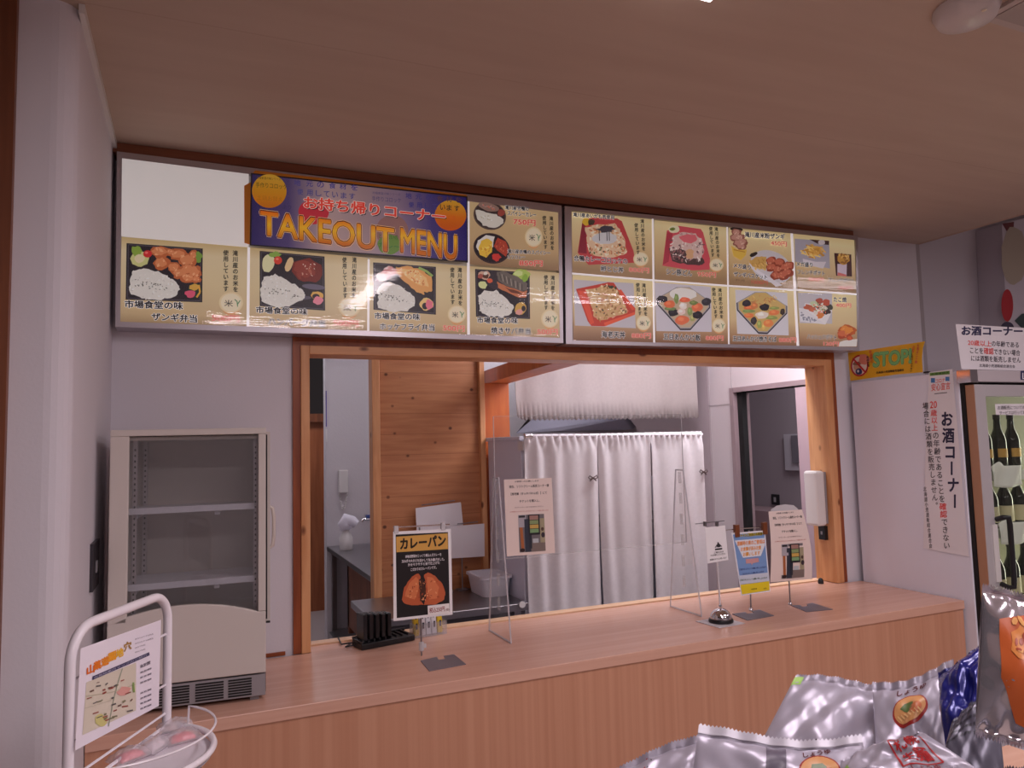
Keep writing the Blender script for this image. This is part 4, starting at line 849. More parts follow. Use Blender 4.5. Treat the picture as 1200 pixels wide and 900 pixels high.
# ================================================================== THINGS ON THE COUNTER
def card_base(t, u0, v0, u1, v1, notch=True, m=None):
    """steel plate with a slot cut in its back edge, corner pixels give the front-left and front-right"""
    m = m or mat('steel_plate', (136, 132, 142), .4, .5)
    return m
def base_plate(cx, cy, w_, d_, ang, parent, m, notch=.03):
    R = Matrix.Translation((cx, cy, 0)) @ Matrix.Rotation(ang, 4, 'Z'); h = w_/2; k = d_/2
    pts = [(-h, -k), (h, -k), (h, k), (notch*.4, k), (notch*.4, k-.035), (-notch*.6, k-.035), (-notch*.6, k), (-h, k)] if notch else [(-h, -k), (h, -k), (h, k), (-h, k)]
    return B().prism([R @ Vector((x, y, KZ+.0005)) for x, y in pts], (0, 0, .0022), m).build('base', parent)
PLATE = mat('steel_plate', (136, 132, 142), .4, .5)
# curry bread stand
cp = onZ(494, 769, KZ)
t = thing('sign_stand', 'curry bread card sign on steel stand beside the black pager rack', 'sign', (cp.x, cp.y, KZ), 'card stands on the counter')
pc = [onZ(493, 775, KZ), onZ(503, 787, KZ), onZ(546, 779, KZ), onZ(532, 767.5, KZ)]
nt_ = [onZ(520, 769.5, KZ), onZ(522, 773, KZ), onZ(514, 774, KZ), onZ(512, 770.5, KZ)]
B().prism([p+Vector((0, 0, .0005)) for p in pc[:4]+nt_], (0, 0, .0022), PLATE).build('base', t)
yC = cp.y
top = onY(490, 618, yC)
B().tube([Vector((cp.x, yC, KZ+.002)), Vector((cp.x, yC, top.z))], .0028, STEEL, 8).build('pole', t)
b = B(); z = onY(494, 757, yC).z; b.lathe([(.006, z-.016), (.009, z-.014), (.009, z+.012), (.006, z+.014)], (cp.x, yC, 0), mat('clear_plastic', (226, 224, 228), .2, alpha=.7), 12); b.box(cp.x+.004, cp.x+.016, yC-.005, yC+.005, z-.006, z+.006, mat('clear_plastic')); b.build('height_clamp', t)
yB_ = yC-.012
c0, c1 = onY(461, 618, yB_), onY(527, 614.5, yB_)
B().tube([c0, c1], .0022, CHROME, 8).build('clip_bar', t)
for u, v in ((464, 619), (519, 615.5)):
    p = onY(u, v, yB_); b = B(); b.box(p.x-.007, p.x+.007, yB_-.008, yB_+.006, p.z-.016, p.z+.008, mat('clear_plastic')); b.build('clip', t)
A = Art(lambda u, v: onY(u, v, yB_-.004), (0, -1, 0), .0004); A.tr = (440, 610, 120/568)
A.pg([(98, 62), (418, 45), (428, 522), (100, 558)], WHT, 0); A.pg([(112, 78), (402, 64), (412, 508), (118, 541)], (20, 18, 22), 1); A.pg([(114, 90), (400, 70), (402, 158), (116, 176)], (222, 170, 84), 2)
A.text('カレーパン', 138, 158, 388, 138, 58, (30, 22, 14), 3, .045)
for tx, y, a, b2 in (('本格派野菜をじっくり煮込んだカレーを', 208, 165, 365), ('玉ねぎの大きさを活かして包み揚げました。', 234, 145, 382), ('外をサクサクと油で仕上げた', 254, 180, 356), ('こだわりのカレーパンです。', 280, 195, 338)): A.text(tx, a, y, b2, y-13, 16, (236, 232, 236), 3, .025)
A.rough([(146, 440), (160, 370), (200, 310), (235, 292), (252, 310), (240, 350), (248, 400), (250, 440), (268, 466), (200, 470), (160, 460)], (196, 96, 56), 3, 2, 4); A.rough([(160, 420), (185, 350), (225, 310), (238, 330), (236, 400), (215, 440)], (220, 126, 78), 4, 3, 3)
A.rough([(268, 300), (290, 288), (330, 306), (370, 350), (388, 400), (380, 440), (330, 466), (270, 468), (280, 420), (278, 350)], (200, 100, 60), 3, 2, 4); A.rough([(285, 310), (320, 315), (350, 370), (340, 430), (300, 440), (290, 380)], (222, 128, 82), 4, 3, 3)
A.rough([(240, 325), (262, 330), (278, 380), (272, 440), (250, 446), (244, 390)], (70, 36, 24), 5, 4, 3); A.specks([(240, 340), (275, 350), (270, 440), (250, 430)], [(130, 80, 44), (100, 50, 30)], 10, 6, 6)
A.specks([(165, 410), (235, 320), (340, 330), (370, 430), (200, 455)], [(236, 160, 110), (176, 80, 46)], 40, 7, 5)
A.pg([(288, 472), (408, 458), (410, 516), (290, 526)], (246, 242, 240), 6); A.text('税込250円', 298, 512, 382, 502, 28, (150, 50, 50), 7, .02); A.text('(個)', 386, 504, 408, 500, 16, (120, 60, 60), 7, .01)
A.build('card', t, label='black curry bread picture card')

# pager rack
p0, p1 = onZ(424, 763, KZ), onZ(487, 751, KZ)
R = Matrix.Translation((p0.x, p0.y, KZ)) @ Matrix.Rotation(math.atan2(p1.y-p0.y, p1.x-p0.x)+.02, 4, 'Z'); wR = (p1-p0).length
t = thing('pager_rack', 'black charging rack of pagers at the left of the counter', 'rack', tuple(R @ Vector((wR/2, .04, 0))))
b = B(); b.box(0, wR, 0, .085, .001, .022, BLACK); b.box(0, wR, .078, .085, .022, .034, BLACK); b.box(.0, .006, 0, .085, .022, .03, BLACK); b.xf(R).build('base', t, bevel=.003)
b = B()
for k in range(9): b.box(.008+k*.022, .012+k*.022, .012, .075, .022, .03, mat('slot_divider', (44, 44, 50), .4))
b.xf(R).build('slot', t)
b = B(); P = [R @ Vector((0, .05, .012)), R @ Vector((-.03, .07, .006))]+[onZ(413, 753, KZ+.005), onZ(400, 755, KZ+.005), onZ(397, 748, KZ+.008)+Vector((0, .01, 0))]
b.tube(P, .0028, BLACK, 6).build('cable', t)
for k in range(5):
    Q = R @ Matrix.Translation((.012+k*.0235, .0, 0)); b = B()
    b.box(0, .014, .01, .07, .0312, .118-.002*k, mat('pager_black', (26, 26, 32), .3)); b.box(.003, .011, .012, .05, .118-.002*k, .121-.002*k, mat('pager_grip', (74, 74, 80), .3))
    o = b.xf(Q).build('pager', bevel=.003, loc=Q @ Vector((.007, .04, .031)))
    tag(o, 'black pager in the rack, %s' % ('leftmost of five, beside the cable', 'second of five from the cable', 'middle one of five', 'fourth of five from the cable', 'last of five, nearest the curry bread card')[k], 'pager', 'pagers in the charging rack')

# seasoning box with little bottles behind the curry bread stand
p0, p1 = onZ(487, 749, KZ), onZ(524, 743, KZ); ang = math.atan2(p1.y-p0.y, p1.x-p0.x); wS = (p1-p0).length
R = Matrix.Translation((p0.x, p0.y, KZ)) @ Matrix.Rotation(ang, 4, 'Z')
CB = clear_mat('milky_box', (.95, .95, .96), .8, haze=.12, hazecol=(.85, .85, .9))
t = thing('seasoning_box', 'small clear box of seasoning packets behind the curry bread sign', 'box', tuple(R @ Vector((wS/2, .03, 0))))
b = B(); b.box(0, wS, 0, .06, .001, .004, CB); b.box(0, wS, 0, .002, .004, .05, CB); b.box(0, wS, .058, .06, .004, .05, CB); b.box(0, .002, .002, .058, .004, .05, CB); b.box(wS-.002, wS, .002, .058, .004, .05, CB); b.xf(R).build('box_shell', t)
for k, (x, c_, nm) in enumerate(((.014, (226, 190, 40), 'yellow packet at the left end'), (.04, (232, 230, 234), 'white packet beside the left yellow one'), (.062, (226, 226, 232), 'white packet in the middle'), (.084, (230, 228, 234), 'white packet beside the right yellow one'), (.108, (230, 196, 44), 'yellow packet at the right end'))):
    x = x/.125*wS; b = B(); pm = mat('packet_%d' % c_[2], c_, .35)
    b.prism([Vector((x-.009, .022, .005)), Vector((x+.009, .022, .005)), Vector((x+.01, .03, .06)), Vector((x+.005, .03, .078)), Vector((x-.005, .03, .078)), Vector((x-.01, .03, .06))], (0, .014, 0), pm)
    b.box(x-.004, x+.004, .0212, .022, .028, .05, mat('packet_mark', (40, 40, 60), .5)); b.box(x-.003, x+.003, .0285, .03, .062, .072, mat('packet_mark'))
    tag(b.xf(R).build('seasoning_packet', bevel=.002, loc=R @ Vector((x, .03, .005))), nm+' of the seasoning box', 'packet', 'packets in the seasoning box')

# acrylic screen on two feet
yS = -.15
sc = thing('acrylic_screen', 'clear acrylic sneeze screen standing mid-counter', 'screen', (1.46, yS, KZ))
xl, xr = onY(578, 487, yS).x, onY(803, 600, yS).x; zt_ = onY(578, 488, yS).z; zb_ = onY(700, 645, yS).z
B().box(xl, xr, yS-.0015, yS+.0015, zb_, zt_, ACRYL).build('panel', sc)
b = B()
for x in (xl, xr): b.box(x-.0012, x+.0012, yS-.0018, yS+.0018, zb_, zt_, ACRYL_E)
b.box(xl, xr, yS-.0018, yS+.0018, zt_-.0012, zt_+.0012, clear_mat('thin_edge', (.95, .95, .95), .1, haze=.2)); b.box(xl, xr, yS-.0018, yS+.0018, zb_-.0012, zb_+.0012, clear_mat('thin_edge')); b.build('panel_edge', sc)
for (x, zt2) in ((xl+.005, onY(580, 560, yS).z), (xr-.02, onY(790, 551, yS).z)):
    q = [(yS-.105, KZ+.0005), (yS+.105, KZ+.0005), (yS+.026, zt2), (yS-.026, zt2)]
    ft = B().prism([Vector((x-.003, y, z)) for y, z in q], (.006, 0, 0), ACRYL).build('foot', sc)
    b = B()
    for i in range(4):
        (y0, z0), (y1, z1) = q[i], q[(i+1) % 4]; b.tube([Vector((x, y0, max(z0, KZ+.0042))), Vector((x, y1, max(z1, KZ+.0042)))], .0032, ACRYL_E, 6)
    b.build('foot_edge', ft)
    for k in range(6): z = KZ+.1+k*.085; B().box(x-.0035, x+.0035, yS-.006, yS+.006, z, z+.045, clear_mat('thin_edge')).build('slot', ft)
def notice_art(A):
    """pink A4 notice, drawn in 0..1 x 0..1.414"""
    A.rect(0, 0, 1, 1.414, (240, 222, 214), 0)
    for tx, a, b_, y, h, c_ in (('お客様へのお願いします', .22, .72, .06, .03, (90, 80, 80)), ('現在、ソフトクリーム販売コーナー横', .1, .93, .165, .052, (50, 44, 44)), ('【券売機（タッチパネル式）】にて', .13, .88, .30, .05, (50, 44, 44)), ('チケットを購入し、', .3, .72, .44, .05, (50, 44, 44)), ('カウンターまでお持ち下さい', .2, .8, .54, .024, (150, 120, 120)), ('お手数をおかけいたしますがよろしくお願い致します', .1, .9, .615, .022, (200, 120, 110))): A.text(tx, a, y, b_, y, h, c_, 1, .015)
    A.rect(.26, .67, .80, 1.36, (120, 116, 120), 1); A.rect(.26, .67, .42, .9, (176, 172, 180), 2); A.rect(.27, .68, .4, .72, (50, 46, 50), 3); A.pg([(.28, .9), (.34, .9), (.36, 1.3), (.3, 1.3)], (176, 104, 60), 3)
    A.rect(.38, .75, .5, 1.36, (52, 58, 72), 3); A.rect(.46, .67, .7, 1.05, (34, 34, 40), 4); A.rect(.49, .69, .67, .77, (170, 130, 120), 5); A.rect(.49, .78, .67, .85, (140, 160, 110), 5); A.rect(.49, .86, .67, .93, (206, 170, 90), 5); A.rect(.49, .94, .67, 1.01, (130, 170, 120), 5)
    A.rect(.46, 1.05, .52, 1.3, (44, 48, 60), 4); A.rect(.54, 1.12, .66, 1.2, (190, 196, 200), 4); A.rect(.5, 1.2, .8, 1.36, (130, 116, 110), 3); A.rect(.7, .75, .8, 1.2, (170, 160, 130), 3); A.ell(.75, .95, .03, .035, (90, 70, 60), 4); A.ell(.76, 1.06, .04, .05, (60, 50, 60), 4); A.ell(.32, 1.32, .05, .035, (50, 30, 30), 4)
def quadF(tl, tr, br, bl):
    def F(a, b):
        f, g = a, b/1.414
        return tl*(1-f)*(1-g)+tr*f*(1-g)+br*f*g+bl*(1-f)*g
    return F
yN = yS-.0035
A = Art(quadF(onY(590.5, 562, yN), onY(646.5, 560, yN), onY(650.5, 648, yN), onY(594, 652, yN)), (0, -1, 0), .0004)
notice_art(A); tag(A.build('notice', loc=onY(620, 605, yN)), 'pink ticket machine notice taped to the acrylic screen', 'notice')

# call bell
bp_ = onZ(845, 729.5, KZ)
bp0 = onZ(844, 729, KZ)
pl = thing('sign_stand', 'small white bell sign on thin pole with flat white base, behind call bell', 'sign', (bp0.x, bp0.y, KZ), 'card stands on the counter')
cs = [onZ(815, 728.5, KZ), onZ(843, 736.5, KZ), onZ(873, 731, KZ), onZ(846, 724, KZ)]
B().prism([p+Vector((0, 0, .0005)) for p in cs], (0, 0, .002), mat('white_plate', (206, 200, 204), .4)).build('base', pl)
BZ = KZ+.003; S_ = (onZ(859, 729, KZ)-onZ(829, 729, KZ)).length*.93/2
bell = thing('call_bell', 'chrome call bell with black base on the counter', 'bell', (bp_.x, bp_.y, BZ))
B().lathe([(S_*1.02, BZ), (S_*1.05, BZ+.004), (S_*1.0, BZ+.012), (S_*.8, BZ+.014)], (bp_.x, bp_.y, 0), BLACK, 32).build('base', bell)
n = 10; B().lathe([(S_*.92*math.cos(k/n*PI/2), BZ+.014+S_*.82*math.sin(k/n*PI/2)) for k in range(n)]+[(.006, BZ+.014+S_*.82)], (bp_.x, bp_.y, 0), CHROME, 32).build('dome', bell)
zt3 = BZ+.014+S_*.82; B().lathe([(.004, zt3-.002), (.004, zt3+.006), (.007, zt3+.008), (.006, zt3+.013), (0, zt3+.014)], (bp_.x, bp_.y, 0), CHROME, 14).build('button', bell)
pp = onZ(845, 725.5, KZ); yP = pp.y
B().tube([Vector((pp.x, yP, KZ+.002)), onY(840, 652, yP)], .0035, mat('clear_rod', (226, 222, 226), .15, alpha=.75), 8).build('pole', pl)
b = B(); b.tube([onY(815, 614, yP-.006), onY(849, 610.5, yP-.006)], .0018, STEEL, 6); b.build('clip_bar', pl)
for u in (826, 840): p = onY(u, 613, yP-.006); B().box(p.x-.004, p.x+.004, yP-.012, yP, p.z-.012, p.z+.006, STEEL).build('clip', pl)
A = Art(lambda u, v: onY(u, v, yP-.008), (0, -1, 0), .0004); A.tr = (780, 560, 220/990)
A.pg([(208, 262), (314, 250), (331, 432), (222, 452)], WHT, 0)
A.pg([(258, 368), (278, 342), (298, 362)], (60, 58, 64), 1); A.pg([(264, 366), (278, 350), (292, 362)], WHT, 2); A.ell(278, 357, 12, 9, (50, 48, 54), 3); A.pg([(260, 374), (298, 369), (298, 377), (260, 382)], (20, 20, 24), 1); A.ell(276, 343, 4, 4, (40, 40, 44), 2)
A.text('ご用の方は', 255, 400, 305, 393, 10, BLK, 1, .02); A.text('ベルを鳴らしてください', 235, 415, 316, 404, 10, BLK, 1, .02); A.text('係員がすぐに伺います', 233, 437, 322, 425, 9, BLK, 1, .02)
A.build('card', pl, label='white bell card')

# blue and yellow sign
bq = onZ(880, 716, KZ); t = thing('sign_stand', 'blue and yellow card sign with brown clips between bell and pink notice', 'sign', (bq.x, bq.y, KZ), 'card stands on the counter')
cs = [onZ(858, 720, KZ), onZ(876, 727.5, KZ), onZ(907, 722, KZ), onZ(890, 715, KZ)]; nn = [onZ(881, 716.8, KZ), onZ(884, 718.6, KZ), onZ(876, 720, KZ), onZ(873.5, 717.8, KZ)]
B().prism([p+Vector((0, 0, .0005)) for p in cs+nn], (0, 0, .0022), PLATE).build('base', t)
B().tube([Vector((bq.x, bq.y, KZ+.002)), onY(877.5, 622, bq.y)], .0032, STEEL, 8).build('pole', t)
B().lathe([(.009, KZ+.0025), (.009, KZ+.008), (.0035, KZ+.014)], (bq.x, bq.y, 0), CHROME, 12).build('pole_socket', t)
yQ = bq.y-.012
B().tube([onY(850, 621.5, yQ), onY(862, 620, yQ), onY(898, 617.5, yQ)], .0022, CHROME, 6).build('clip_bar', t)
for u, v in ((862.5, 621), (895, 618)): p = onY(u, v, yQ); B().box(p.x-.012, p.x+.010, yQ-.012, yQ+.004, p.z-.028, p.z+.022, mat('brown_clip', (120, 66, 36), .35)).build('clip', t, bevel=.002)
A = Art(lambda u, v: onY(u, v, yQ-.006), (0, -1, 0), .0004); A.tr = (820, 600, 140/900)
A.pg([(240, 158), (492, 138), (532, 598), (312, 630)], (240, 240, 246), 0); A.pg([(250, 170), (484, 150), (524, 590), (320, 620)], (124, 160, 212), 1)
A.pg([(290, 480), (517, 455), (523, 520), (305, 545)], (206, 216, 230), 2); A.pg([(305, 548), (522, 520), (525, 588), (318, 620)], (238, 214, 40), 3)
A.pg([(262, 215), (486, 195), (490, 250), (460, 330), (325, 345), (290, 270)], (232, 236, 242), 2)
A.text('イートインご利用のお客様へ', 272, 192, 484, 172, 22, (60, 50, 20), 3, .03, (236, 214, 60), .08)
A.text('混雑時の席のご使用は', 280, 255, 488, 236, 32, (236, 140, 40), 3, .03); A.text('お食事が済み次第', 308, 296, 460, 282, 30, (236, 150, 40), 3, .03); A.text('お願いします', 326, 334, 452, 322, 28, (236, 160, 40), 3, .03)
A.pg([(345, 355), (440, 345), (445, 375), (400, 385), (390, 400), (385, 386), (348, 388)], (214, 160, 160), 3)
for y, a, b_ in ((440, 296, 498), (475, 316, 482), (520, 300, 508)): A.text('ご協力をよろしくお願い申し上げます', a, y, b_, y-20, 13, (70, 84, 140) if y < 500 else (70, 100, 60), 3, .02)
A.text('市場食堂', 385, 588, 428, 582, 11, (90, 80, 20), 4, .01); A.text('店長', 480, 582, 500, 580, 10, (90, 80, 20), 4, .01)
A.build('card', t, label='blue and yellow eat-in notice card')

# pink notice on stand
aq = onZ(926, 709, KZ); t = thing('sign_stand', 'pink ticket machine notice on steel stand at the right end', 'sign', (aq.x, aq.y, KZ), 'card stands on the counter')
cs = [onZ(927, 710, KZ), onZ(945, 717.5, KZ), onZ(976, 714.5, KZ), onZ(952, 707, KZ)]; nn = [onZ(945.5, 708.6, KZ), onZ(947, 710.8, KZ), onZ(940, 711.8, KZ), onZ(938, 709.6, KZ)]
B().prism([p+Vector((0, 0, .0005)) for p in cs+nn], (0, 0, .0022), PLATE).build('base', t)
B().tube([Vector((aq.x, aq.y, KZ+.002)), onY(921, 598, aq.y)], .003, STEEL, 8).build('pole', t)
B().lathe([(.008, KZ+.001), (.008, KZ+.007), (.0035, KZ+.012)], (aq.x, aq.y, 0), CHROME, 12).build('pole_socket', t)
yA_ = aq.y-.010
pts = [onY(u, v, yA_) for u, v in ((903, 602), (904, 597), (911, 592.5), (920, 591), (930, 592), (935, 596), (937, 601))]
B().prism(pts, (0, .004, 0), mat('clear_plastic')).build('clip', t)
c_tl, c_tr, c_br, c_bl = onY(900.5, 599.5, yA_-.004), onY(940, 597, yA_-.004), onY(951.5, 678.5, yA_-.004), onY(902.5, 682.5, yA_-.004)
qf = quadF(c_tl, c_tr, c_br, c_bl)
A = Art(lambda a, b: qf(a, b)+Vector((.012*math.sin(b/1.414*PI)*(a*.8), -.01*math.sin(b/1.414*PI), 0)), (0, -1, 0), .0006)
notice_art(A)
A.f = A.f[1:]; A.mi = A.mi[1:]; A.sm = A.sm[1:]
A.lay = 0; A.grid(lambda i, j: A.F(i, j*1.414), 2, 24, ink((240, 222, 214)))
A.build('card', t, label='pink ticket machine card')
p = onZ(962, 684, KZ); b = B(); b.lathe([(.012, KZ+.0005), (.014, KZ+.006), (.012, KZ+.018), (.007, KZ+.026), (0, KZ+.028)], (p.x, p.y, 0), BLACK, 14)
tag(b.build('knob', loc=(p.x, p.y, KZ)), 'small black knob on the counter by the right post', 'knob')
# dispenser on the right post's inner face
q0, q1 = onY(945, 552, .05), onY(962, 615, .05)
t = thing('soap_dispenser', 'white wall dispenser mounted on the right window post', 'dispenser', (iR, .05, q0.z))
b = B(); b.box(iR-.075, iR-.02, .0, .085, q1.z, q0.z, WHITE_P); b.build('shell', t, bevel=.012); B().box(iR-.022, iR-.0005, .01, .075, q1.z+.008, q0.z-.006, GREY).build('back_plate', t, bevel=.003)
b = B(); b.box(iR-.02, iR-.0005, .02, .06, q1.z-.07, q1.z-.004, BLACK); b.box(iR-.022, iR-.02, .035, .045, q1.z-.045, q1.z-.03, mat('switch_grey', (150, 150, 156), .4)); tag(b.build('wall_switch', loc=(iR, .04, q1.z-.03)), 'black switch plate under the white dispenser', 'switch')

# ================================================================== KITCHEN THINGS
# knotty pine partition
yW = 1.09; wl, wr = onY(443, 560, yW).x, onY(562, 560, yW).x
wp = struct(B().box(wl, wr, yW, yW+.03, 0, 2.45, BOARD).build('wall_partition'), 'knotty pine board partition')
a0 = onY(437, 560, yW-.03).x
struct(B().box(a0, wl+.008, yW-.03, yW+.05, 0, 2.45, PINE).build('trim_post', bevel=.003)); a1 = onY(570.5, 560, yW-.03).x
struct(B().box(wr, a1, yW-.03, yW+.05, 0, 2.45, PINE).build('trim_post', bevel=.003))
# orange post and slanting beam
yO = 1.16; o0, o1 = onY(572, 500, yO), onY(597.5, 500, yO)
zb2 = onY(597, 449, yO).z
struct(B().box(o0.x-.05, o1.x, yO, yO+.1, 0, zb2, ORANGE).build('trim_orange_post', bevel=.003))
pA, pB = onY(597, 449, yO-.001), onZ(688, 424, zb2); d = (pB-pA).normalized(); nrm = Vector((-d.y, d.x, 0))
wB = .13; hB = .075
e0, e1 = pA-d*.12, pB+d*.6
e1 = pA+d*min((e1-pA).length, (pA.y-.16)/max(1e-3, -d.y))
b = B(); b.hexa([e0, e1, e1+nrm*-wB, e0+nrm*-wB], [e0+Z_*hB, e1+Z_*hB, e1-nrm*wB+Z_*hB, e0-nrm*wB+Z_*hB], ORANGE)
struct(b.build('trim_orange_beam'))
# steel table in front of the partition
tz = .8; f0, f1 = onZ(530, 716.7, tz), onZ(621, 704.8, tz); tl_ = onZ(410, 703, tz)
tx0, tx1, ty0, ty1 = tl_.x, 1.488, f0.y, yW-.035
def steel_table(nm, x0, x1, y0, y1, z, label):
    t = thing('steel_table', label, 'table', ((x0+x1)/2, (y0+y1)/2, 0), 'steel kitchen tables')
    b = B(); b.box(x0, x1, y0, y1, z-.035, z, STEEL); b.build('tabletop', t, bevel=.004)
    for x in (x0+.03, x1-.06):
        for y in (y0+.03, y1-.06): B().box(x, x+.035, y, y+.035, 0, z-.035, STEEL).build('leg', t)
    B().box(x0+.03, x1-.03, y0+.03, y1-.03, .15, .17, STEEL).build('under_shelf', t)
    return t
t = steel_table('a', tx0, tx1, ty0, ty1, tz, 'stainless worktable below the knotty pine partition')
b = B(); b.box(tx0+.04, tx1-.04, ty0+.04, ty0+.05, .62, .755, mat('steel_dark', (90, 88, 92), .35, .8)); b.build('apron', t)
p = onY(611, 708, ty0-.003); tag(B().lathe([(.0, -.004), (.016, -.004), (.016, 0), (.006, .001), (.006, .010), (0, .01)], (p.x, ty0-.012, p.z), WHITE_P, 16, Matrix.Rotation(PI/2, 3, 'X') if 0 else Matrix.Rotation(-PI/2, 3, 'X')).build('hook', loc=(p.x, ty0, p.z)), 'round white hook on the front edge of the worktable', 'hook')
# second table by the far wall, with a cabinet under it
l0, l1, l2 = onZ(387, 643, .8), onZ(437, 637, .8), onZ(437, 673, .8)
ex0 = l0.x; ey1 = 3.235; ey0 = onZ(437, 678, .8).y
t = steel_table('b', ex0, 1.9, ey0, ey1, .8, 'long stainless side table standing along the far pale wall')
b = B(); b.box(ex0+.1, ex0+.13, ey0+.5, ey1-.3, .25, .76, DOORW); b.box(ex0+.1, 1.7, ey1-.35, ey1-.3, .2, .76, DOORW); b.build('side_board', t)
B().box(ex0+.002, ex0+.03, ey0+.02, ey1-.05, .10, .16, STEEL).build('lower_rail', t)
# soap bottle
p = onZ(405, 644, .8)+Vector((0, -.02, 0)); t = thing('spray_bottle', 'white spray bottle on the far steel side table', 'bottle', (p.x, p.y, .8))
B().lathe([(.045, .801), (.05, .81), (.05, .89), (.03, .93), (.022, .955)], (p.x, p.y, 0), WHITE_P, 18).build('bottle_body', t)
b = B(); b.tube([Vector((p.x, p.y, .95)), Vector((p.x-.005, p.y, .985)), Vector((p.x+.01, p.y, 1.02)), Vector((p.x+.045, p.y-.02, 1.01)), Vector((p.x+.075, p.y-.03, .985))], [.04, .055, .055, .04, .03], mat('white_rag', (236, 232, 244), .7), 12); b.build('spray_head', t)
# door phone on the pale wall
q0, q1 = onY(396, 551, 3.235), onY(407, 577, 3.235); t = thing('door_phone', 'white door phone with coiled cord on the far wall', 'phone', ((q0.x+q1.x)/2, 3.24, q0.z))
B().box(q0.x, q1.x, 3.19, 3.2395, q1.z, q0.z, WHITE_P).build('handset', t, bevel=.006)
b = B(); xm = (q0.x+q1.x)/2; N = 60
b.tube([Vector((xm-.03+.06*k/N+.006*math.cos(k*1.6), 3.215+.006*math.sin(k*1.6), q1.z-.13*math.sin(PI*k/N))) for k in range(N+1)], .004, WHITE_P, 5).build('cord', t)
b = B(); e = onY(382, 458, 3.235); e2 = onY(381.5, 500, 3.235); b.box(.983, .99, 3.232, 3.2385, e2.z, e.z, mat('purple_paper', (90, 74, 160), .6)); b.box(.983, .992, 3.225, 3.2385, e2.z-.12, e2.z-.02, WHITE_P)
tag(b.build('wall_calendar', loc=(.985, 3.24, e.z)), 'narrow purple paper strip at the end of the far wall', 'paper')
q = onY(430, 608, 1.9); b = B(); b.tube([Vector((q.x+.09, 3.23, q.z+.05)), Vector((q.x+.09, 2.9, q.z+.05))], .014, CHROME, 8); q = onY(430, 608, 2.9); b = B(); b.tube([Vector((q.x+.06, 3.238, q.z)), Vector((q.x+.06, 2.9, q.z)), Vector((q.x-.03, 2.88, q.z)), Vector((q.x-.045, 2.88, q.z-.015))], .012, CHROME, 8); b.box(q.x-.01, q.x+.05, 2.86, 2.9, q.z+.012, q.z+.03, mat('blue_lever', (70, 90, 160), .4))
tag(b.build('faucet', loc=(q.x, 3.2, q.z)), 'chrome wall faucet with blue lever beside the pine partition', 'faucet')
# blank cards on stands, on the steel table
for (uv_b, uv_t, quad, bar, lab) in (((541, 690), (514, 592), ((487, 595.5), (540, 588.5), (544, 627), (489, 634)), ((494, 592), (533, 586.5)), 'large blank white card on stand in front of the pine partition, with clip bar'), ((525, 694), (549, 615), ((528, 617), (567.5, 613.5), (568, 652), (528, 654.5)), ((536, 614), (560, 611.5)), 'smaller blank white card on stand behind the large blank card')):
    base = onZ(uv_b[0], uv_b[1]+1, tz); 
    if lab.startswith('small'): base.y = yW-.085
    y = base.y; t = thing('sign_stand', lab, 'sign', (base.x, y, tz), 'blank card stands in the kitchen')
    pt = onY(*uv_t, y); base.x = onY(uv_b[0], 640, y).x if lab.startswith('large') else base.x
    B().box(base.x-.03, base.x+.03, y-.03, y+.025, tz+.0005, tz+.004, PLATE).build('base', t)
    B().tube([Vector((base.x, y, tz+.003)), Vector((base.x, y, pt.z))], .0035, STEEL, 6).build('pole', t)
    B().tube([onY(*bar[0], y-.008), onY(*bar[1], y-.008)], .003, STEEL, 6).build('clip_bar', t)
    B().prism([onY(u, v, y-.012) for u, v in quad], (0, .0015, 0), PAPER).build('card', t)
# basin
bz = tz+.001; g0, g1 = onZ(565, 702.5, tz), onZ(606, 699.5, tz); cx = (onZ(551, 690, tz).x+g1.x)/2; 
bx0, bx1 = g0.x-.0, g1.x; by0, by1 = g0.y, g0.y+.25; by1 = min(by1, ty1-.01)
t = thing('basin', 'white plastic tub on the steel worktable', 'tub', ((bx0+bx1)/2, (by0+by1)/2, tz))
def ringr(x0, x1, y0, y1, z, r=.03):
    pts = []
    for cx_, cy_, a in ((x1-r, y1-r, 0), (x0+r, y1-r, 90), (x0+r, y0+r, 180), (x1-r, y0+r, 270)): pts += arc((cx_, cy_, z), r, math.radians(a), math.radians(a+90), 5, X_, Y_)
    return pts
b = B(); rings = [ringr(bx0+.02, bx1-.02, by0+.02, by1-.02, bz), ringr(bx0+.008, bx1-.008, by0+.008, by1-.008, bz+.085), ringr(bx0, bx1, by0, by1, bz+.088), ringr(bx0, bx1, by0, by1, bz+.1), ringr(bx0+.012, bx1-.012, by0+.012, by1-.012, bz+.1), ringr(bx0+.025, bx1-.025, by0+.025, by1-.025, bz+.006)]
n = len(rings[0]); vs = [p for r in rings for p in r]
b.add(vs, [(i*n+k, i*n+(k+1) % n, (i+1)*n+(k+1) % n, (i+1)*n+k) for i in range(5) for k in range(n)], mat('tub_white', (232, 228, 236), .35), True); b.add(rings[0], [tuple(range(n))[::-1]], mat('tub_white')); b.add(rings[5], [tuple(range(n))], mat('tub_white'))
b.build('tub_shell', t)

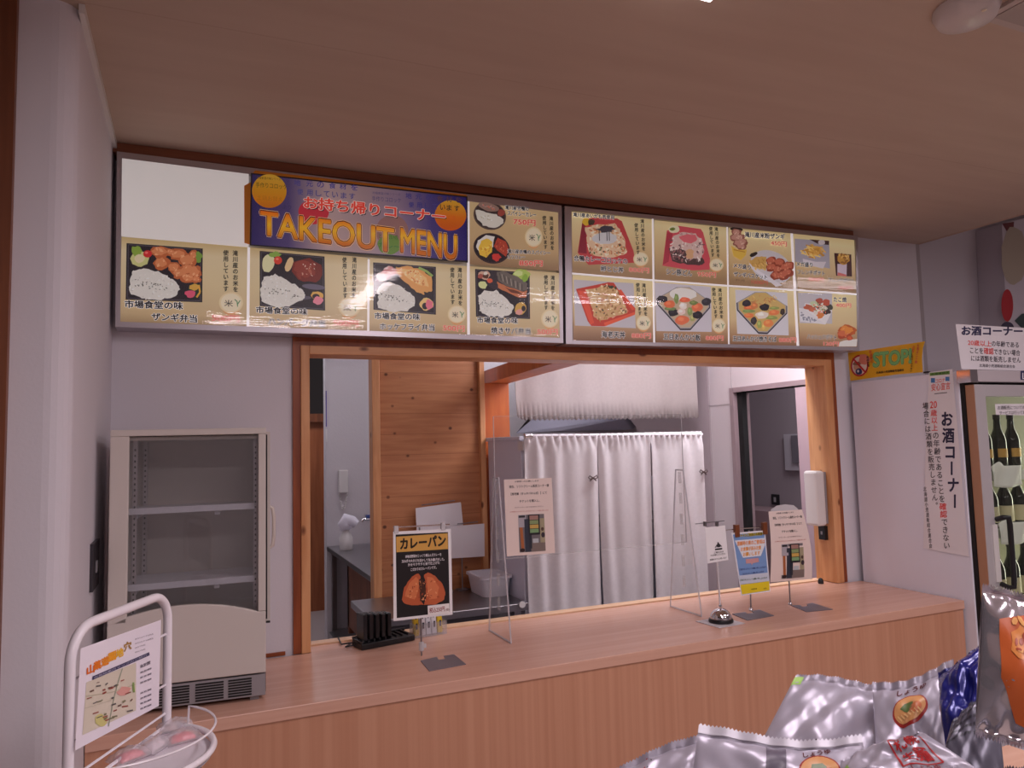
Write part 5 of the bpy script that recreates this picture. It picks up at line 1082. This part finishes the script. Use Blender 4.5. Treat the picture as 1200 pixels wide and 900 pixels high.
# white shelf cabinet behind the cloth curtain
CX0, CX1, CY0, CY1 = 1.497, 2.57, .62, 1.06; CT = onY(620, 511, .6).z
t = thing('shelf_cabinet', 'white open shelf cabinet hidden behind the hanging cloth', 'cabinet', ((CX0+CX1)/2, .85, 0))
WC = mat('white_cabinet', (222, 222, 236), .5)
B().box(CX0, CX0+.02, CY0, CY1, 0, CT-.02, WC).build('side_panel', t); B().box(CX1-.02, CX1, CY0, CY1, 0, CT-.02, WC).build('side_panel', t); B().box(CX0+.02, CX1-.02, CY1-.02, CY1, 0, CT-.25, WC).build('back_panel', t)
B().box(CX0-.012, CX1, CY0-.01, CY1+.02, CT-.02, CT, WC).build('top', t, bevel=.003)
for z in (.5, 1.12): B().box(CX0+.02, CX1-.02, CY0+.02, CY1-.02, z, z+.02, mat('grey_shelf', (150, 144, 150), .5)).build('shelf', t)
b = B(); p = onY(606, 519, CY0-.01); b.box(CX0-.004, CX0+.03, CY0-.03, CY0+.03, CT-.07, CT-.025, WHITE_P); b.build('bracket', t)
# rod and three cloth panels
r0, r1 = onY(619, 511, .575), onY(822.5, 509, .575)
b = B(); b.tube([r0, r1], .009, WHITE_M, 10); b.lathe([(.013, -.02), (.013, .02)], r0, CHROME, 12, Matrix.Rotation(PI/2, 3, 'Y'))
tag(b.build('curtain_rod', loc=(r0+r1)/2), 'white curtain rod along the top of the shelf cabinet', 'rod')
CLO = cloth_mat('thin_cloth', (244, 238, 240), .13, .15)
zR = (r0.z+r1.z)/2
cuts = [onY(u, 600, .575).x for u in (616, 702.5, 765, 825.5)]
for k in range(3):
    a, c_ = cuts[k], cuts[k+1]; b = B(); ph = k*2.1
    def cf(i, j):
        gp = .0015+.004*max(0, j-.3); x = a+gp+(c_-a-2*gp)*i; env = ((1-j)**.6*.010+.007)*.75
        y = .572+env*math.sin(i*(26 if k == 0 else 19)+ph+.6*math.sin(3*j+k))*(.6+.4*math.sin(i*7+k))+.006*math.sin(i*5+j*4)
        if j < .04: y = .572+.010*math.cos(i*60)*.6
        return Vector((x+.010*j*math.sin(ph+i*3), min(y, .604), zR+.011-(zR-.35)*j))
    b.grid(cf, 70, 34, CLO)
    o = b.build('curtain', loc=((a+c_)/2, .575, zR), solid=.0012)
    tag(o, ('wide left panel of the thin white hanging cloth', 'middle panel of the thin white hanging cloth, right of the bow', 'right panel of the thin white hanging cloth, at the kitchen wall side')[k], 'curtain', 'cloth curtain over the shelf cabinet')
for (u, v), lab in (((695, 560), 'brown ribbon bow in the middle of the white cloth'), ((824.5, 553), 'brown ribbon bow at the right edge of the white cloth')):
    p = onY(u, v, .552); b = B(); BW = mat('brown_ribbon', (84, 62, 58), .6)
    for s_ in (-1, 1):
        b.tube([p, p+Vector((s_*.02, -.002, .012)), p+Vector((s_*.026, 0, .002)), p+Vector((s_*.016, 0, -.006)), p], .0028, BW, 6); b.tube([p, p+Vector((s_*.018, 0, -.016))], .0026, BW, 6)
    b.lathe([(.001, -.005), (.006, 0), (.001, .005)], p, BW, 8)
    b.tube([p, p+Vector((0, .018, .0))], .0015, BW, 5)
    tag(b.build('ribbon_bow', loc=p), lab, 'bow', 'bows tied on the cloth curtain')
# valance with scalloped hem
yV = 1.3; v0, v1 = onY(600.5, 470, yV), onY(817, 470, yV); zv = onY(700, 490, yV).z
b = B(); NS = 42
def vf(i, j):
    j = 1-(1-j)**2.2
    j = 1-j; x = v0.x+(v1.x-v0.x)*i; zlo = zv-.010*abs(math.sin(i*NS*PI/1.0))+.02*max(0, .06-i)/.06
    return Vector((x+.03*(1-min(1, i*14))*j*1.0, yV+.008*math.sin(i*22+j)+.004*math.sin(i*47), zlo+(2.35-zlo)*(1-j)))
b.grid(lambda i, j: vf(i, 1-j), 336, 12, cloth_mat('valance_cloth', (194, 181, 176), .0, .2))
o = tag(b.build('valance', loc=((v0.x+v1.x)/2, yV, 2.35), solid=.0012), 'cream cloth valance with scalloped hem hanging above the white curtain', 'valance')
b = B(); b.tube([Vector((v0.x-.03, yV, 2.363)), Vector((RX-.0005, yV, 2.363))], .012, WHITE_M, 8); tag(b.build('valance_rod', loc=((v0.x+v1.x)/2, yV, 2.355)), 'rod the cream valance hangs from', 'rod')
# exhaust hood behind
yH = 2.2; h0 = onY(655, 505, yH); h1 = onY(770, 492.5, yH)
t = thing('exhaust_hood', 'stainless exhaust hood seen between valance and curtain', 'hood', (2.6, 2.5, 1.7))
b = B(); b.hexa([Vector((h0.x, yH, h0.z)), Vector((3.15, yH, h0.z)), Vector((3.15, 3.0, h0.z)), Vector((h0.x, 3.0, h0.z))], [Vector((h1.x, yH+.15, h1.z+.05)), Vector((3.15, yH+.15, h1.z+.05)), Vector((3.15, 3.0, 2.3)), Vector((h1.x, 3.0, 2.3))], mat('hood_steel', (128, 124, 138), .5, .6)); b.build('hood_shell', t)
b = B()
for u in (770, 812): q = onY(u, 500, yH-.05); b.box(q.x-.012, q.x+.012, yH-.03, yH-.005, h0.z-.2, 2.3, mat('dark_strut', (84, 78, 90), .5))
b.build('strut', t)
b = B(); b.box(2.0, 3.1, 2.55, 3.2, 0, .9, STEEL); tag(b.build('stove_unit', loc=(2.5, 2.7, 0)), 'stainless kitchen unit below the exhaust hood', 'stove')
# inside the back room
xw = 4.5; t0, t1 = onX(921, 509, xw), onX(949, 552, xw)
t = thing('control_panel', 'grey control panel with screen on the back room wall', 'panel', (xw, (t0.y+t1.y)/2, t1.z))
B().box(xw-.03, xw, min(t0.y, t1.y), max(t0.y, t1.y), t1.z, t0.z, mat('panel_case', (176, 172, 180), .5)).build('case', t, bevel=.004)
ym = (t0.y+t1.y)/2; B().box(xw-.045, xw-.03, min(t0.y, t1.y)+.01, ym+.02, t1.z+.06, t0.z-.01, mat('panel_dark', (110, 106, 114), .4)).build('cover', t, bevel=.003)
q0, q1 = onX(905, 579, xw), onX(914, 592, xw); b = B(); b.box(xw-.012, xw, min(q0.y, q1.y), max(q0.y, q1.y), q1.z, q0.z, BLACK); b.box(xw-.016, xw-.012, min(q0.y, q1.y)+.03, max(q0.y, q1.y)-.03, (q0.z+q1.z)/2-.02, (q0.z+q1.z)/2+.02, GREY)
tag(b.build('wall_switch', loc=(xw, q0.y, q1.z)), 'black switch plate on the back room wall', 'switch')
struct(B().box(4.2, 4.499, .2, yB+1.59, 0, onX(905, 600, 4.2).z, mat('dado', (150, 126, 130), .6)).build('trim_dado'))

# ================================================================== LEFT WALL SWITCH, CEILING FITTINGS
q0, q1 = onX(105.5, 638, XL), onX(112, 684, XL); b = B(); b.box(XL, XL+.008, min(q0.y, q1.y), max(q0.y, q1.y), min(q0.z, q1.z), max(q0.z, q1.z), mat('black_switch', (52, 48, 54), .4)); b.box(XL+.008, XL+.011, (q0.y+q1.y)/2-.012, (q0.y+q1.y)/2+.012, (q0.z+q1.z)/2-.02, (q0.z+q1.z)/2+.01, GREY)
tag(b.build('wall_switch', loc=(XL, (q0.y+q1.y)/2, (q0.z+q1.z)/2)), 'black switch plate on the left wall beside the fridge', 'switch')
c0_ = onZ(832, 2.5, 2.53); t = thing('ceiling_light', 'long lit ceiling lamp just above the frame, its corner showing', 'lamp', (c0_.x-.07, c0_.y-.55, CZ))
B().box(c0_.x-.14, c0_.x, c0_.y-1.15, c0_.y, 2.535, CZ-.0005, WHITE_P).build('housing', t, bevel=.003)
B().box(c0_.x-.135, c0_.x-.005, c0_.y-1.14, c0_.y-.005, 2.526, 2.5348, mat('lamp_diffuser', (255, 240, 244), .5, emit=6.5)).build('diffuser', t)
p = onZ(1132, 8, CZ); t = thing('smoke_detector', 'round pale smoke detector on the ceiling', 'detector', (p.x, p.y, CZ))
B().lathe([(.07, CZ-.0005), (.072, CZ-.012), (.062, CZ-.034), (.03, CZ-.045), (0, CZ-.046)], (p.x, p.y, 0), mat('detector_plastic', (206, 196, 194), .35), 28).build('shell', t)
B().lathe([(.006, -.004), (.0, -.007)], (p.x-.012, p.y-.05, CZ-.036), mat('detector_eye', (240, 226, 200), .2), 8).build('indicator', t)
p0, p1 = onZ(1160, 12, CZ), onZ(1200, 34, CZ); b = B()
b.box(p0.x, p0.x+.5, p1.y-.35, p1.y, CZ-.010, CZ-.0005, mat('hatch', (190, 176, 172), .6)); b.box(p0.x+.02, p0.x+.48, p1.y-.33, p1.y-.02, CZ-.012, CZ-.010, mat('hatch_inner', (170, 156, 152), .6))
tag(b.build('ceiling_hatch', loc=(p0.x, p1.y, CZ)), 'pale square hatch in the ceiling beside the detector', 'hatch')

# ================================================================== WHITE RACK, FRONT LEFT
ZT = 1.30; TR = .0078
uL, uR = onZ(83, 738.5, ZT), onZ(197, 694.5, ZT)
A_ = Vector((uL.x, uL.y, 0)); C_ = Vector((uR.x, uR.y, 0)); dr_ = (C_-A_).normalized(); nr_ = Vector((dr_.y, -dr_.x, 0))
if nr_.dot(CAM-A_) < 0: nr_ = -nr_
rl = (C_-A_).length
rk = thing('display_rack', 'white tubular rack with wire rungs and round tray, front left', 'rack', tuple(A_))
q = .05
path = [A_+Vector((0, 0, .02))]+[A_+Z_*z for z in (.5, ZT-q)]+arc(A_+dr_*q+Z_*(ZT-q), q, PI, PI/2, 8, dr_, Z_)[1:]+arc(C_-dr_*q+Z_*(ZT-q), q, PI/2, 0, 8, dr_, Z_)+[C_+Z_*.5, C_+Z_*.02]
B().tube(path, TR, WHITE_M, 14).build('frame', rk)
def onR(u, v, off=0): return onP(u, v, A_+nr_*off, nr_)
for va, vb in ((800, 741), (868, 804), (915, 833)):
    zA = onR(82, va).z; zB = onR(196, vb).z; z = (zA+zB)/2
    B().tube([A_+Z_*z, C_+Z_*z], .0022, WHITE_M, 6).build('rung', rk)
for p in (A_, C_): B().tube([p-nr_*.16+Z_*.012, p+nr_*.24+Z_*.012], .008, WHITE_M, 8).build('floor_foot', rk)
# round tray fixed to the right upright
tzv = onR(196, 846).z-.005
am, bm = rl/2, .138; tcen = (A_+C_)/2+Z_*tzv
def rim(t, k=1.0, dz=0): return tcen+dr_*(am*k*math.cos(t))+nr_*(bm*k*math.sin(t))+Z_*dz
b = B(); b.tube([rim(PI*k/36) for k in range(37)], .0055, WHITE_M, 8); b.tube([rim(0, .97), rim(PI, .97)], .003, WHITE_M, 6)
b.add([rim(PI*k/36, .985, -.008) for k in range(37)], [tuple(range(37))], mat('tray_sheet', (226, 220, 228), .3)); b.add([rim(PI*k/36, .985, -.012) for k in range(37)], [tuple(range(37))[::-1]], mat('tray_sheet'))
tr = b.build('tray', rk)
b = B(); ts = [PI*(.10+.80*k/24) for k in range(25)]
b.tube([rim(ts[0], 1.0)]+[rim(t, 1.02, .035) for t in ts]+[rim(ts[-1], 1.0)], .002, WHITE_M, 6)
b.build('guard_wire', tr)
# map sheet on the rungs
A = Art(lambda u, v: onR(u, v, .012), tuple(nr_), .0004); A.tr = (60, 690, 200/857)
A.pg([(148, 300), (552, 155), (540, 588), (120, 812)], (236, 230, 240), 0)
A.pg([(175, 470), (425, 370), (425, 610), (155, 735)], (214, 206, 188), 1)
for ch, (x, y), c_ in zip('山菓遊園地穴', ((178, 432), (212, 412), (250, 392), (286, 368), (324, 350), (364, 316)), ((226, 110, 30), (226, 120, 30), (232, 140, 40), (236, 160, 40), (232, 180, 50), (170, 130, 60))): A.text(ch, x, y, x+36, y-15, 42, c_, 2, .05)
A.pg([(205, 440), (490, 318), (492, 334), (205, 458)], (54, 56, 96), 2); A.text('市街地案内マップのご紹介', 212, 452, 480, 335, 10, (190, 190, 210), 3, .0)
A.line([(355, 400), (330, 480), (310, 560), (285, 690)], 5, (150, 160, 140), 2); A.line([(170, 540), (300, 520), (420, 480)], 4, (190, 184, 160), 2); A.line([(165, 600), (300, 560)], 3, (196, 190, 170), 2)
for k in range(34):
    x = random.uniform(170, 405); t_ = (x-165)/260; y = random.uniform(480-95*t_, 715-115*t_); A.line([(x, y), (x+random.uniform(10, 30), y-random.uniform(4, 12))], random.uniform(4, 8), random.choice([(110, 84, 74), (90, 90, 90), (150, 70, 60), (120, 120, 90)]), 3)
A.blob(360, 515, 40, 22, (220, 160, 150), 2, 12, .25, -.4); A.blob(250, 660, 32, 30, (206, 200, 130), 2, 12, .2); A.line([(408, 470), (412, 520)], 10, (130, 160, 90), 3)
for y in range(9): A.text('市場のご案内と営業時間', 445, 400+y*26, 500 if y != 0 else 495, 378+y*26, 9 if y else 18, (84, 76, 100), 2, .01) if y not in (4,) else None
for y in range(4): A.text('本日のおすすめ商品', 418, 258+y*22, 470+(40 if y < 2 else 0), 240+y*22-(10 if y < 2 else 0), 8, (110, 104, 120), 2, .0)
tag(A.build('map_sheet', loc=onR(140, 800)), 'laminated town map sheet hung on the white rack', 'map')
# packets on the tray
PKT = mat('pink_packet', (226, 96, 110), .3); CLR = clear_mat('packet_film', (.95, .93, .95), .25, .08, haze=.28, hazecol=(.9, .86, .88), bump=((40, 40, 40), .5))
def packet(cx, cy, z, lx, ly, ang, label, col):
    Rm = Matrix.Translation((cx, cy, z)) @ Matrix.Rotation(ang, 4, 'Z'); t = thing('candy_packet', label, 'packet', (cx, cy, z), 'packets on the rack tray')
    for sgn, nm in ((1, 0), (-1, 0)): pass
    b = B()
    b.grid(lambda i, j: Rm @ Vector(((i-.5)*lx, (j-.5)*ly, .003+.016*(math.sin(PI*i)*math.sin(PI*j))**.5+.002*math.sin(i*21)*math.sin(j*17))), 16, 14, CLR)
    b.grid(lambda i, j: Rm @ Vector(((i-.5)*lx, (j-.5)*ly, .001)), 2, 2, CLR); b.build('wrapper', t)
    b = B(); b.grid(lambda i, j: Rm @ Vector(((i-.5)*lx*.7, (j-.5)*ly*.6, .0025+.010*(math.sin(PI*i)*math.sin(PI*j))**.4)), 10, 8, col); b.grid(lambda i, j: Rm @ Vector(((i-.5)*lx*.7, (j-.5)*ly*.6, .0022)), 2, 2, col); b.build('sweets', t)
for (u, v, an, lab, col) in ((214, 868, .3, 'pink candy packet nearest the wire guard on the round tray', PKT), (180, 878, 1.0, 'clear packet with white sweets in the middle of the round tray', mat('white_sweets', (226, 214, 220), .5)), (152, 890, .6, 'pink candy packet at the left of the round tray', PKT), (205, 855, .1, 'clear packet at the back of the tray by the upright', mat('pale_sweets', (206, 190, 190), .5))):
    p = onZ(u, v, tzv-.008); packet(p.x, p.y, tzv-.0065, .06, .044, an, lab, col)

# ================================================================== SNACK BAGS, FRONT RIGHT
FOIL = mat('silver_film', (174, 170, 184), .34, .3, bump=(7, .12, .02)); FOILD = mat('bright_foil', (214, 208, 216), .14, .8, bump=(12, .3, .02)); NAVYF = mat('navy_film', (30, 34, 110), .2, .2, bump=(9, .2, .02)); DKF = mat('dark_film', (84, 82, 96), .3, .3, bump=(9, .2, .02)); PALEF = mat('pale_film', (206, 204, 214), .3, .25, bump=(9, .16, .02))
class Bag:
    """a sealed film bag: four corners, bulging both ways, pleated seals at both ends"""
    def __init__(s, tl, tr, br, bl, th, m, label, seed=0, seal=.09, name='snack_bag', group='film bags of snacks', wob=1.0, bands=None, rimm=None):
        s.c = [Vector(p) for p in (tl, tr, br, bl)]; s.th = th; s.sd = seed; s.seal = seal; s.wob = wob
        n = (s.c[1]-s.c[0]).cross(s.c[3]-s.c[0]).normalized(); cen = sum(s.c, Vector())/4
        if n.dot(CAM-cen) < 0: n = -n
        s.n = n; s.t = thing(name, label, 'bag', tuple(cen), group)
        b = B()
        for side in (1, -1): b.grid(lambda i, j, q=side: s.S(i, j, q), 80, 40, m)
        b.build('film', s.t)
        if rimm:
            b = B()
            for j0, j1 in ((-.002, seal*.75),): b.grid(lambda i, j: s.S(i, j0+(j1-j0)*j, 1)+s.n*.0012, 80, 4, rimm)
            b.build('seal', s.t)
    def S(s, i, j, side=1):
        c = s.c; p = c[0]*(1-i)*(1-j)+c[1]*i*(1-j)+c[2]*i*j+c[3]*(1-i)*j
        jj = min(1, max(0, (j-s.seal)/(1-2*s.seal))); e = (max(0, math.sin(PI*i))**.55)*(max(0, math.sin(PI*jj))**.6)
        k = s.sd
        w_ = (math.sin(i*9.1+k)*math.sin(j*7.3+1.7*k)*.16+math.sin(i*17+j*9+k*2.3)*.07+math.sin(i*5-j*13+k)*.09+.05*math.sin(i*31+k)*math.sin(j*23))*s.wob
        edge = 1-min(1, abs(jj-.5)*2)**4
        pleat = .0015*math.sin(i*34+k)*(1 if 0 < 1-edge else 0)*(1-edge)
        sag = s.n*(.0)
        up = (s.c[0]-s.c[3]).normalized()
        zig = up*(.0016*(1 if int(i*80) % 2 else -1) if j < .004 or j > .996 else 0)+up*(.012*math.sin(i*4+k)*s.wob*(1-j))
        return p+s.n*(side*s.th*.5*e*(1+w_*1.6)+pleat)+zig
    def art(s, fn, name='print', label=None, off=.0011):
        A = Art(lambda a, b: s.S(a, b, 1), tuple(s.n), off/2); A.lay = 1; A.curved = True; fn(A)
        o = A.build(name, s.t)
        if label: o['label'] = label
def bowl(A, a, b, ra, rb, lay=1):
    A.ell(a, b, ra, rb, (150, 40, 36), lay, 28); A.ell(a, b-rb*.06, ra*.9, rb*.86, (206, 150, 96), lay+1, 24); A.blob(a-ra*.1, b-rb*.15, ra*.4, rb*.3, (90, 110, 60), lay+2, 12, .25); A.blob(a+ra*.35, b+rb*.1, ra*.35, rb*.3, (190, 110, 70), lay+2, 12, .2)
    for k in range(7): A.line([(a-ra*.7+k*ra*.2, b+rb*.2), (a-ra*.5+k*ra*.2, b+rb*.5)], ra*.06, (226, 186, 130), lay+2)
D = dist
# back silver bag (left half of the rear pair)
g = Bag(D(930, 797, 1.30), D(1062, 798, 1.27), D(1060, 985, 1.12), D(850, 950, 1.14), .07, FOIL, 'silver bag with green corner at the back left of the snack pile', 1, .07, wob=1.1)
g.art(lambda A: (A.text('しょうゆ', .38, .62, .62, .66, .05, (60, 50, 60), 1, .02), A.rect(.0, .02, .08, .09, (150, 196, 90), 1)))
# rear bag with the bowl
g = Bag(D(1022, 800, 1.235), D(1118, 776, 1.20), D(1128, 930, 1.08), D(1030, 940, 1.09), .05, FOIL, 'silver bag with noodle bowl picture at the back of the snack pile', 3, .08, wob=.9)
g.art(lambda A: (bowl(A, .47, .36, .22, .14), A.text('しょうゆ', .32, .2, .66, .16, .07, (90, 36, 40), 2, .03)), label='noodle bowl picture')
# navy bag
g = Bag(D(1098, 782, 1.14), D(1180, 740, 1.11), D(1180, 860, 1.0), D(1108, 880, 1.02), .06, NAVYF, 'dark blue film bag leaning at the back right of the snack pile', 4, .06)
# grey card-like bag below navy
g = Bag(D(1115, 846, 1.00), D(1166, 806, .99), D(1180, 930, .92), D(1098, 930, .93), .03, DKF, 'grey bag with small print between the blue bag and the foil bag', 6, .05, wob=.6)
g.art(lambda A: [A.text('原材料名 小麦粉 食塩', .15, .22+k*.09, .75, .2+k*.09, .035, (40, 40, 50), 1, .01) for k in range(4)])
# front left silver bag
g = Bag(D(818, 858, 1.08), D(1010, 858, 1.05), D(1030, 990, .96), D(800, 1000, .97), .05, FOIL, 'silver bag with zigzag seal and noodle bowl picture, front middle', 2, .10, wob=1.0, rimm=PALEF)
g.art(lambda A: (bowl(A, .72, .38, .12, .2), A.text('しょうゆ', .64, .2, .8, .16, .06, (90, 36, 40), 2, .03), A.pg([(.42, .12), (.54, .12), (.52, .7), (.41, .7)], (96, 90, 104), 1)), label='noodle bowl picture')
g = Bag(D(690, 905, 1.12), D(842, 864, 1.15), D(850, 1000, 1.05), D(690, 1010, 1.03), .06, FOIL, 'silver bag with red specks at the far left of the snack pile', 5, .08, wob=1.0)
g.art(lambda A: (A.specks([(.15, .04), (.5, .04), (.5, .2), (.1, .2)], [(170, 60, 60), (60, 50, 60)], 14, .012, 1),))
# front bag with the red seal print
g = Bag(D(985, 898, .93), D(1080, 850, .93), D(1165, 915, .86), D(980, 1010, .82), .06, FOIL, 'silver bag with red square seal print, front centre of the pile', 7, .04, wob=.8)
def redseal(A):
    A.text('札幌', .60, .40, .80, .40, .17, (190, 40, 44), 1, .03); A.text('生麺', .60, .62, .80, .62, .17, (190, 40, 44), 1, .03)
    A.line([(.57, .2), (.84, .2), (.84, .66), (.57, .66), (.57, .2)], .014, (190, 40, 44), 1); A.text('しょうゆ', .62, .72, .8, .72, .05, (170, 50, 50), 1, .01)
    A.blob(.08, .3, .07, .12, (150, 196, 70), 1, 12, .15); A.text('生ラーメン', .03, .35, .14, .33, .06, (50, 90, 40), 2, .02)
g.art(redseal, label='red seal print')
# tall bright foil bag at the right edge
g = Bag(D(1150, 694, .80), D(1290, 700, .78), D(1290, 900, .74), D(1142, 862, .76), .045, FOILD, 'tall bright foil bag with orange picture at the right edge', 8, .05, wob=.7)
def foilart(A):
    A.pg([(.13, .22), (.5, .10), (.97, .1), (.97, .8), (.6, .92), (.3, .86), (.14, .6)], (200, 98, 48), 1); A.blob(.35, .35, .14, .14, (222, 140, 70), 2, 16, .2); A.specks([(.2, .2), (.8, .2), (.7, .7), (.3, .55)], [(232, 170, 100), (170, 70, 36)], 50, .03, 3); A.pg([(.5, .02), (.9, .02), (.9, .1), (.55, .12)], (160, 170, 190), 1)
g.art(foilart, label='orange fried snack picture')
g = Bag(D(1165, 905, .73), D(1290, 850, .70), D(1290, 1000, .65), D(1160, 1000, .67), .04, DKF, 'dark shiny bag at the bottom right corner', 9, .05)
# the low table they lie on
t = thing('display_table', 'low display table under the snack bags', 'table', (1.1, -1.95, 0))
b = B(); b.box(.55, 1.75, -2.2, -1.55, .80, .83, LAMI_T); b.build('tabletop', t)
for x in (.58, 1.68):
    for y in (-2.17, -1.62): B().box(x, x+.04, y, y+.04, 0, .80, WHITE_M).build('leg', t)
